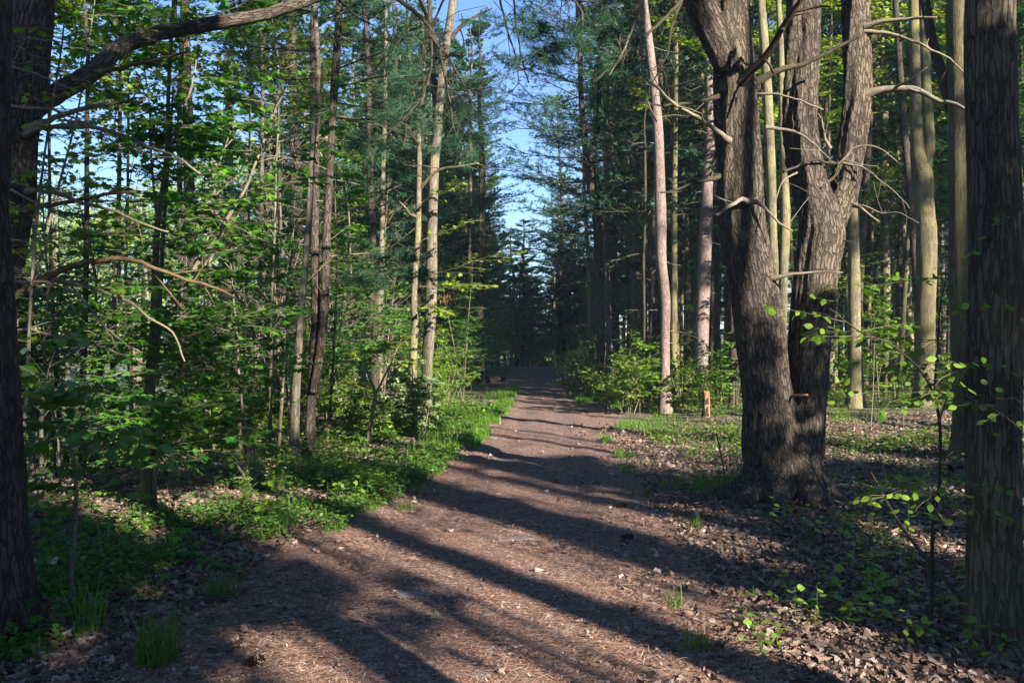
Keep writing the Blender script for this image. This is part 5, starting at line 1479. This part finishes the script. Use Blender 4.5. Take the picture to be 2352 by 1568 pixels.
# ---- low green cover on the left bank and under the trees
def cover(n, fn, seed, leaf, shape, lm, label, hmax=.22, name='ground_cover', per=6):
    P, g = scatter(n, fn, seed); mb = MB(); N = len(P)
    h = hmax * g.uniform(.2, 1, N) * (.45 + .9 * fbm(P[:, 0] * 1.3, P[:, 1] * 1.3, 55, 3))
    q = np.repeat(P, per, 0); hh = np.repeat(h, per)
    f = g.uniform(.35, 1, len(q)); az = g.uniform(0, 6.28, len(q)); rad = .05 * g.uniform(.2, 1, len(q)) * (hh / .12 + .4)
    d = np.stack([np.cos(az), np.sin(az), g.uniform(-.25, .2, len(q))], 1)
    leaves(mb, q + np.stack([np.cos(az) * rad, np.sin(az) * rad, hh * f], 1), d, leaf * g.uniform(.6, 1.25, len(q)), shape, g, 0, .35)
    st = np.zeros((N, 8, 3)); s_ = .0016
    top = P + np.stack([g.normal(0, .02, N), g.normal(0, .02, N), h * .75], 1)
    ring = np.array([(s_, 0, 0), (-s_, s_, 0), (-s_, -s_, 0)])
    v = np.concatenate([P[:, None] + ring[None], top[:, None] + ring[None] * .6], 1)
    fc = np.concatenate([np.arange(N)[:, None] * 6 + np.array([[k, (k + 1) % 3, 3 + (k + 1) % 3, 3 + k]]) for k in range(3)])
    mb.add(v.reshape(-1, 3), fc, 1, smooth=False)
    return tag(mb.build(name, [lm, M['stalk']]), label, 'ground cover', kind='stuff')


def f_left(g, n):
    y = 4.3 + 6.5 * g.uniform(0, 1, n) ** 1.2; e = np.interp(y, PY, PC) - np.interp(y, PY, PW)
    x = e + .15 - np.abs(g.normal(0, 1.3, n)) - .25 * (y < 7.2) - .45 * sstep(6.5, 4.5, y)
    den = fbm(x * 1.0 + 4, y * 1.0, 88, 3)
    bare = np.exp(-((x + 3.2) ** 2 / 1.6 + (y - 8.9) ** 2 / .5))
    k = (den - .55 * bare > .40 + .05 * sstep(6.5, 4.5, y)) & (x > -.62 * y - .6)
    return np.stack([x, y, gz(x, y)], 1)[k]


cover(1900, f_left, 411, .042, OVAL, M['leaf_ground'], 'low green herbs covering the left bank of the trail', .24)


def f_left2(g, n):
    y = 8.0 + 12 * g.uniform(0, 1, n); e = np.interp(y, PY, PC) - np.interp(y, PY, PW)
    x = e + .05 - np.abs(g.normal(0, 1.6, n)); k = (fbm(x * 1.3 + 4, y * 1.3, 89, 3) > .49)
    k &= np.exp(-((x + 3.2) ** 2 / 1.6 + (y - 8.9) ** 2 / .5)) < .35
    return np.stack([x, y, gz(x, y)], 1)[k]


cover(1250, f_left2, 412, .062, OVAL, M['leaf_ground'], 'leafy herbs filling the verge below the left side trees', .30)
cover(480, f_left2, 415, .06, MAPLE, M['leaf_shrub'], 'lobed leaved herbs between the verge plants', .42, per=7)
cover(560, f_left2, 416, .075, NARROW, M['leaf_maple'], 'narrow leaved weeds between the verge plants', .36, per=5)


def f_right(g, n):
    y = 9 + 16 * g.uniform(0, 1, n); x = 2.2 + .5 * y * g.uniform(0, 1, n)
    k = (fbm(x * .7 + 4, y * .7, 90, 3) > .5)
    return np.stack([x, y, gz(x, y)], 1)[k]


cover(2600, f_right, 413, .05, OVAL, M['leaf_shrub'], 'scattered green herbs on the floor of the right hand wood', .30)

# ---- seedlings and herbs one by one
sd = [seedling(420 + k, h, n_, l, M['leaf_glossy'], 'glossy green seedling in the leaf litter', group='green seedlings in the right hand leaf litter') for k, (h, n_, l) in enumerate(((.14, 6, .055), (.10, 4, .05), (.18, 8, .058), (.08, 4, .06), (.22, 9, .05)))]
g = FR; n = 0
while n < 180:
    v = 1130 + 430 * g.uniform(); u = g.uniform(1690, 2350) if n % 4 else g.uniform(1950, 2350)
    x, y = gp(u, v)
    if u < 1640 + (1560 - v) * .4 or fbm(np.array(x * 2.2), np.array(y * 2.2), 91, 3) < .44 or ((x - 2.55) ** 2 + (y - 8.1) ** 2) < .35: continue
    near_b = (u > 2000 and v > 1380)
    place(sd, x, y, sc=g.uniform(.7, 1.25), label='glossy green seedling in the leaf litter around the flaky barked trunk' if near_b else 'green seedling in the shaded leaf litter before the big pine', group='seedlings around the flaky barked trunk' if near_b else 'seedlings before the big pine'); n += 1
sm_ = [seedling(440 + k, h, n_, .06, M['leaf_maple'], 'small maple seedling', MAPLE, 'maple_seedling') for k, (h, n_) in enumerate(((.16, 6), (.22, 8), (.12, 5)))]
n = 0
while n < 60:
    v = 1230 + 335 * g.uniform(); u = g.uniform(60, 760)
    x, y = gp(u, v)
    if path_d(np.array(x), np.array(y)) < .35: continue
    place(sm_, x, y, sc=g.uniform(.8, 1.5), label='young maple seedling in the shaded herbs of the left bank', group='maple seedlings on the left bank'); n += 1
gm = [seedling(450 + k, h, 13, .075, M['leaf_glossy'], 'tall white flowering herb', OVAL, 'garlic_mustard', 'herb', None, True, ns) for k, (h, ns) in enumerate(((.52, 5), (.34, 2), (.42, 3)))]
for k, (u, v, s_, lb) in enumerate(((624, 1212, 1.0, 'tall lit white flowering herb clump at the trail edge'), (770, 1085, .8, 'small white flowering herb behind the lit clump'), (1110, 955, 1.0, 'white flowering herb in the bright grass left of the trail'), (1075, 975, .9, 'lit flowering herb in front of the bright grass'), (330, 1235, .6, 'little flowering herb in the shade of the left bank'), (880, 1010, 1.0, 'flowering herb under the curved sapling'), (560, 1160, .7, 'low flowering herb left of the lit clump'), (1040, 930, 1.1, 'flowering herb beside the foot of the grey trunk'))):
    x, y = gp(u, v)
    if k < 3: gm[k].location = (x, y, gz1(x, y)); gm[k].scale = (s_,) * 3; gm[k]['label'] = lb
    else: dup(gm[k % 3], (x, y, gz1(x, y)), k * 1.3, s_, lb)

# ---- leaf litter, needles, chips
def f_lit(g, n):
    y = 3.6 + 13 * g.uniform(0, 1, n) ** 1.9; x = g.uniform(-.62, .62, n) * y
    pd = path_d(x, y)
    k = g.uniform(0, 1, n) < np.where(pd < -.6, .012, np.where(pd < .1, .13, 1.0)) * np.where(x < 0, .8, 1)
    return np.stack([x, y, gz(x, y) + .012 + .02 * g.uniform(0, 1, n)], 1)[k]


P, g = scatter(42000, f_lit, 501); mb = MB(); az = g.uniform(0, 6.28, len(P))
P[:, 2] += np.where(path_d(P[:, 0], P[:, 1]) < 0, .005, .012)
leaves(mb, P, np.stack([np.cos(az), np.sin(az), g.normal(0, .25, len(P))], 1), g.uniform(.022, .058, len(P)), CRUMP, g, 0, .6, .8)
q = P[::5] + [.01, .01, .006]; leaves(mb, q, g.normal(0, 1, q.shape) * [1, 1, .2], g.uniform(.035, .075, len(q)), MAPLE, g, 0, .45, .9)
tag(mb.build('leaf_litter', M['litter']), 'dry brown leaves covering the forest floor', 'leaf litter', kind='stuff')


def f_needle(g, n):
    y = 3.7 + 8 * g.uniform(0, 1, n) ** 2; x = np.interp(y, PY, PC) + g.uniform(-1, 1, n) * (np.interp(y, PY, PW) + .5)
    return np.stack([x, y, path_z(x, y) + .004 + .008 * g.uniform(0, 1, n)], 1)


P, g = scatter(70000, f_needle, 502); mb = MB(); N = len(P)
az = g.normal(.25, .9, N); d = np.stack([np.cos(az), np.sin(az), g.normal(0, .06, N)], 1); s_ = np.stack([-np.sin(az), np.cos(az), 0 * az], 1)
L = g.uniform(.03, .085, N)[:, None]; w = g.uniform(.0008, .0018, N)[:, None]
mb.add(np.stack([P - s_ * w, P + s_ * w, P + d * L + s_ * w, P + d * L - s_ * w], 1).reshape(-1, 3), np.arange(N)[:, None] * 4 + np.arange(4)[None], 0, smooth=False)
tag(mb.build('pine_needles', M['pine_straw']), 'fallen red brown pine needles on the trail', 'pine needles', kind='stuff')
P, g = scatter(4200, f_needle, 503); mb = MB(); N = len(P); P[:, 2] += .004
az = g.uniform(0, 6.28, N); d = np.stack([np.cos(az), np.sin(az), g.normal(0, .2, N)], 1); s_ = np.stack([-np.sin(az), np.cos(az), g.normal(0, .2, N)], 1)
L = g.uniform(.008, .028, N)[:, None]; w = g.uniform(.002, .006, N)[:, None]
mb.add(np.stack([P - s_ * w, P + s_ * w, P + d * L + s_ * w * .6, P + d * L - s_ * w * .7], 1).reshape(-1, 3), np.arange(N)[:, None] * 4 + np.arange(4)[None], 0, smooth=False)
tag(mb.build('wood_chips', M['chip']), 'pale wood chips scattered on the trail', 'wood chips', kind='stuff')

# twigs lying in the litter
P, g = scatter(420, f_lit, 504); mb = MB()
for p in P:
    a = g.uniform(0, 6.28); L = g.uniform(.06, .4); d = np.array([math.cos(a), math.sin(a), g.normal(0, .05)])
    q = p + [0, 0, .012]; r_ = g.uniform(.0015, .004)
    tube(mb, [q, q + d * L * .5 + g.normal(0, .04, 3) * L, q + d * L], [r_, r_ * .9, r_ * .5], 4, rng=g)
tag(mb.build('fallen_twigs', M['twig']), 'small dry twigs strewn through the leaf litter', 'twigs', kind='stuff')

# ---- far shore across the lake, one mass of sunlit wood
g = np.random.default_rng(601); mb = MB(); N = 85000
xx = g.uniform(-130, -6, N); yy = 92 + 30 * g.uniform(0, 1, N)
hh = 9 + 25 * vnoise(xx * .13, yy * .05, 9)
zz = gz(xx, yy) + hh * g.uniform(0, 1, N) ** .8
az = g.uniform(0, 6.28, N)
leaves(mb, np.stack([xx, yy, zz], 1), np.stack([np.cos(az), np.sin(az), g.normal(0, .5, N)], 1), g.uniform(.35, .8, N), CARD, g, 0, .8)
for k in range(240):
    x = g.uniform(-125, -6); y = 91 + g.uniform(0, 25); z = float(gz(x, y))
    tube(mb, [(x, y, z - .5), (x + g.normal(0, .3), y, z + 6), (x + g.normal(0, .8), y, z + 19)], [.2, .16, .06], 5, mat=1, rng=g)
tag(mb.build('far_woods', [M['leaf_yellow'], M['bark_pale']]), 'sunlit pale green wood on the far shore of the lake', 'far wood', kind='stuff')
# ------------------------------------------------------------------ the wood behind the viewer, which throws the long shadows
STRIPES = [(2.8, 3.42), (3.82, 4.3), (5.2, 6.05), (6.8, 7.45), (7.95, 8.4), (8.9, 9.35), (9.85, 10.4), (10.95, 11.5), (12., 12.7), (13.2, 13.9)]


def lit(gx, gy):
    """wanted sun pattern on the floor, cut into the crowns as gaps, told by the spot a ray would strike the ground"""
    w = -SY * gx + SX * gy; k = SX * gx + SY * gy
    st = np.zeros_like(gx, bool)
    jit = (fbm(k * .5, w * 1.2, 701, 3) - .5) * .35
    st = (vnoise(w * 2.3 + 40, k * .05, 703) > .50) & (w > 9.4)
    st |= (w + jit > 2.55 + .14 * np.clip(k + 6.2, 0, 4)) & (w + jit < 3.42) & (vnoise(w * 5, k * .2, 704) > .25)
    for a, b in ((3.78, 4.05), (4.22, 4.34), (4.44, 4.56), (5.12, 5.26), (5.38, 5.5), (5.62, 6.02), (6.62, 6.8), (7.9, 8.3), (8.6, 8.75), (9.0, 9.4)):
        st |= (w + jit * .5 > a) & (w + jit * .5 < b)
    pd = path_d(gx, gy)
    dap = fbm(w * 1.7, k * .45, 702, 3)
    on_path = (pd < .5) & (gy > 4.6) & (gy < 24)
    right = (pd >= .5) & (gx > 0) & (gy < 11)
    left = (pd >= .5) & (gx < 0) & (gy < 9.2)
    far = ~(on_path | right | left)
    L = on_path & st & (gy > 4.9) & (dap > .30)
    L |= right & (dap > .64)
    L |= left & (dap > .64) & (gy > 5.5)
    L |= left & (((gx + 3.0) / 1.3) ** 2 + ((gy - 8.7) / .7) ** 2 < 1)
    L |= left & (((gx + 1.95) / .35) ** 2 + ((gy - 7.4) / .5) ** 2 < 1)
    L |= far & (dap > np.where(gx < 0, .53, .53)) & (gy < 60)
    L |= (w > 5.7) & (w < 8.4) & (k < -9.8) & (k > -24)
    L |= (w > 7.3) & (w < 9.3) & (k < -12.5)
    L |= (w > 9.5) & (w < 20) & (k < -8) & (k > -30) & (dap > .36)
    L &= ~((pd < 2.5) & (gy > 26))
    L &= ~((w > -.1) & (w < 1.0) & (k < -5) & (k > -13))
    L &= ~((w > 6.0) & (w < 8.0) & (k > -9.6) & (k < -3.6) & ((w < 6.6) | (w > 6.82)))
    L &= ~((w > 4.55) & (w < 5.1) & (k < -3.6) & (k > -13) & (dap < .45))
    return L


def keep_fn(base):  # drops crown leaves that would block the wanted sun pattern
    def f(P):
        Q = P + base
        gx, gy = Q[:, 0] - SX * COT * Q[:, 2], Q[:, 1] - SY * COT * Q[:, 2]
        out = np.zeros(len(Q), bool)
        for dw in (-.05, 0, .05):
            for dk in (-.35, 0, .35):
                out |= lit(gx - SY * dw + SX * dk, gy + SX * dw + SY * dk)
        far_ = gx * SX + gy * SY < -9.8
        for dw in (-.16, .16):
            out |= far_ & lit(gx - SY * dw, gy + SX * dw)
        return ~out
    return f


def clear(base, p, d, L):
    q = base + p + d * L * np.array([[.4], [.8]])
    return not lit(q[:, 0] - SX * COT * q[:, 2], q[:, 1] - SY * COT * q[:, 2]).any()


g = np.random.default_rng(801)
n = 0
for w in np.arange(-2.2, 19, 1.25):                       # the near understory, crowns cut to the wanted sun pattern
    k = g.uniform(4.2, 7.0) + (1.6 if w > 12 else 0); w_ = w + g.uniform(-.3, .3)
    if 2.3 < w_ < 3.7: w_ = 2.25 if w_ < 3 else 3.62
    x = -SY * w_ + SX * k; y = SX * w_ + SY * k
    if y > .5 and x < y * .75 + 1.5: continue
    H = g.uniform(5.5, 7.5)
    t = thing('understory_maple', 'leafy understory maple behind the viewer, crown cut to shape the sunlight', 'tree', (x, y, gz1(x, y)), 'trees behind the viewer')
    tr = MB(); P = stem_line(g, H, g.normal(0, .25, 2), 8, .05)
    tube(tr, P, np.linspace(.05, .012, 8), 9, .2, rng=g, flare=.3); child(tr, 'trunk', M['bark_grey'], t)
    cr = Crown(g)
    for q in range(84):
        z = g.uniform(.5, H); p = sample(P, z); d = circ(g.uniform(0, 6.28), g.uniform(-.1, .5)); L = g.uniform(.7, 1.5)
        if clear(np.array(t.location), p, d, L * .6) or g.uniform() < .15: cr.spray(p, d, L, .004, 8, 6)
    child(cr.mb(OVAL, .13, keep=keep_fn(np.array(t.location)), tilt=.8), 'crown', [M['twig_dark'], M['leaf_maple']], t)
for w in np.arange(-6, 22, 1.5):                          # tall trees further back, crowns cut to the same pattern
    for kk in (10.5, 17.5):
        k = kk + g.uniform(-2, 2); w_ = w + g.uniform(-.5, .5)
        gap = min([abs(w_ - (a + b) / 2) - (b - a) / 2 for a, b in STRIPES] + [9])
        if gap < .12:
            w_ += .45
        if 6.1 < w_ < 8.0: w_ = 5.85 if w_ < 7 else 8.5
        x = -SY * w_ + SX * k; y = SX * w_ + SY * k
        if y > 1.0 and x < y * .8 + 2: continue
        H = g.uniform(13, 18)
        t = thing('tall_maple', 'tall straight maple behind the viewer, crown cut to shape the sunlight', 'tree', (x, y, gz1(x, y)), 'trees behind the viewer')
        tr = MB(); P = stem_line(g, H, g.normal(0, .2, 2), 8, .04)
        tube(tr, P, np.linspace(.15, .04, 8) * g.uniform(.7, 1.2), 12, .4, rng=g, flare=.3); child(tr, 'trunk', M['bark_grey'], t)
        cr = Crown(g)
        for q in range(44):
            z = g.uniform(6.5, H); p = sample(P, z); d = circ(g.uniform(0, 6.28), g.uniform(0, .7)); L = g.uniform(1.2, 2.6)
            if clear(np.array(t.location), p, d, L): cr.spray(p, d, L, .008, 9, 9)
        child(cr.mb(CARD, .19, keep=keep_fn(np.array(t.location)), tilt=.8), 'crown', [M['twig_dark'], M['leaf_far']], t)

for k in range(16):                                       # unseen crowns added overhead to deepen the shade below
    x = (-9 + 18 * (k + .5) / 16) * (1 if k % 2 else .8); y = -6 + 7.5 * ((k * 7) % 16) / 16
    if abs(x) < 1.2: x += 2.4
    if 6.0 < -SY * x + SX * y < 8.1: continue
    t = thing('tall_maple', 'unseen broad crowned maple added to block light from the sky', 'tree', (x, y, gz1(x, y)), 'trees behind the viewer')
    H = g.uniform(13, 17); tr = MB(); P = stem_line(g, H, (g.normal(0, .3), g.uniform(.5, 2.5)), 8, .04)
    gap = [0]
    tube(tr, P, np.linspace(.13, .03, 8), 12, .4, rng=g, flare=.3); child(tr, 'trunk', M['bark_grey'], t)
    cr = Crown(g)
    for q in range(40):
        z = g.uniform(8.5, H); p = sample(P, z); d = circ(g.uniform(0, 6.28), g.uniform(0, .5)); L = g.uniform(1.8, 4.2)
        if clear(np.array(t.location), p, d, L): cr.spray(p, d, L, .011, 10, 10)
    child(cr.mb(CARD, .24, keep=keep_fn(np.array(t.location)), tilt=.6), 'crown', [M['twig_dark'], M['leaf_far']], t)

for q, w in enumerate((2.78, 3.0, 3.2, 3.38, 5.74, 5.93, 3.9, 8.1, 8.5, 9.15, 9.9, 10.3, 10.8, 11.4)):   # unseen poles added, each for a thin shadow streak
    k = (3.2, 5.5, 7.8, 4.4)[q % 4] + (2.5 if w > 8 else 0)
    x = -SY * w + SX * k; y = SX * w + SY * k
    if y > .5 and x < y * .75 + 1.5: continue
    t = thing('bare_sapling', 'unseen thin bare pole added to cast a shadow streak', 'sapling', (x, y, gz1(x, y)), 'trees behind the viewer')
    tr = MB(); P = stem_line(g, g.uniform(5, 8), g.normal(0, .12, 2), 8, .02); tube(tr, P, np.linspace(.042, .014, 8) * g.uniform(.7, 1.2), 8, .2, rng=g, flare=.2)
    child(tr, 'trunk', M['bark_grey'], t)

if HAZE > 0:
    mb = MB(); x0, x1, y0, y1, z0, z1 = -330, 330, -90, 330, -5, 34
    v = [(x, y, z) for z in (z0, z1) for x, y in ((x0, y0), (x1, y0), (x1, y1), (x0, y1))]
    mb.add(v, [[3, 2, 1, 0], [4, 5, 6, 7], [0, 1, 5, 4], [1, 2, 6, 5], [2, 3, 7, 6], [3, 0, 4, 7]], smooth=False)
    o = mb.build('haze', M['air']); tag(o, 'thin blue haze in the air of the wood', 'haze', kind='stuff')
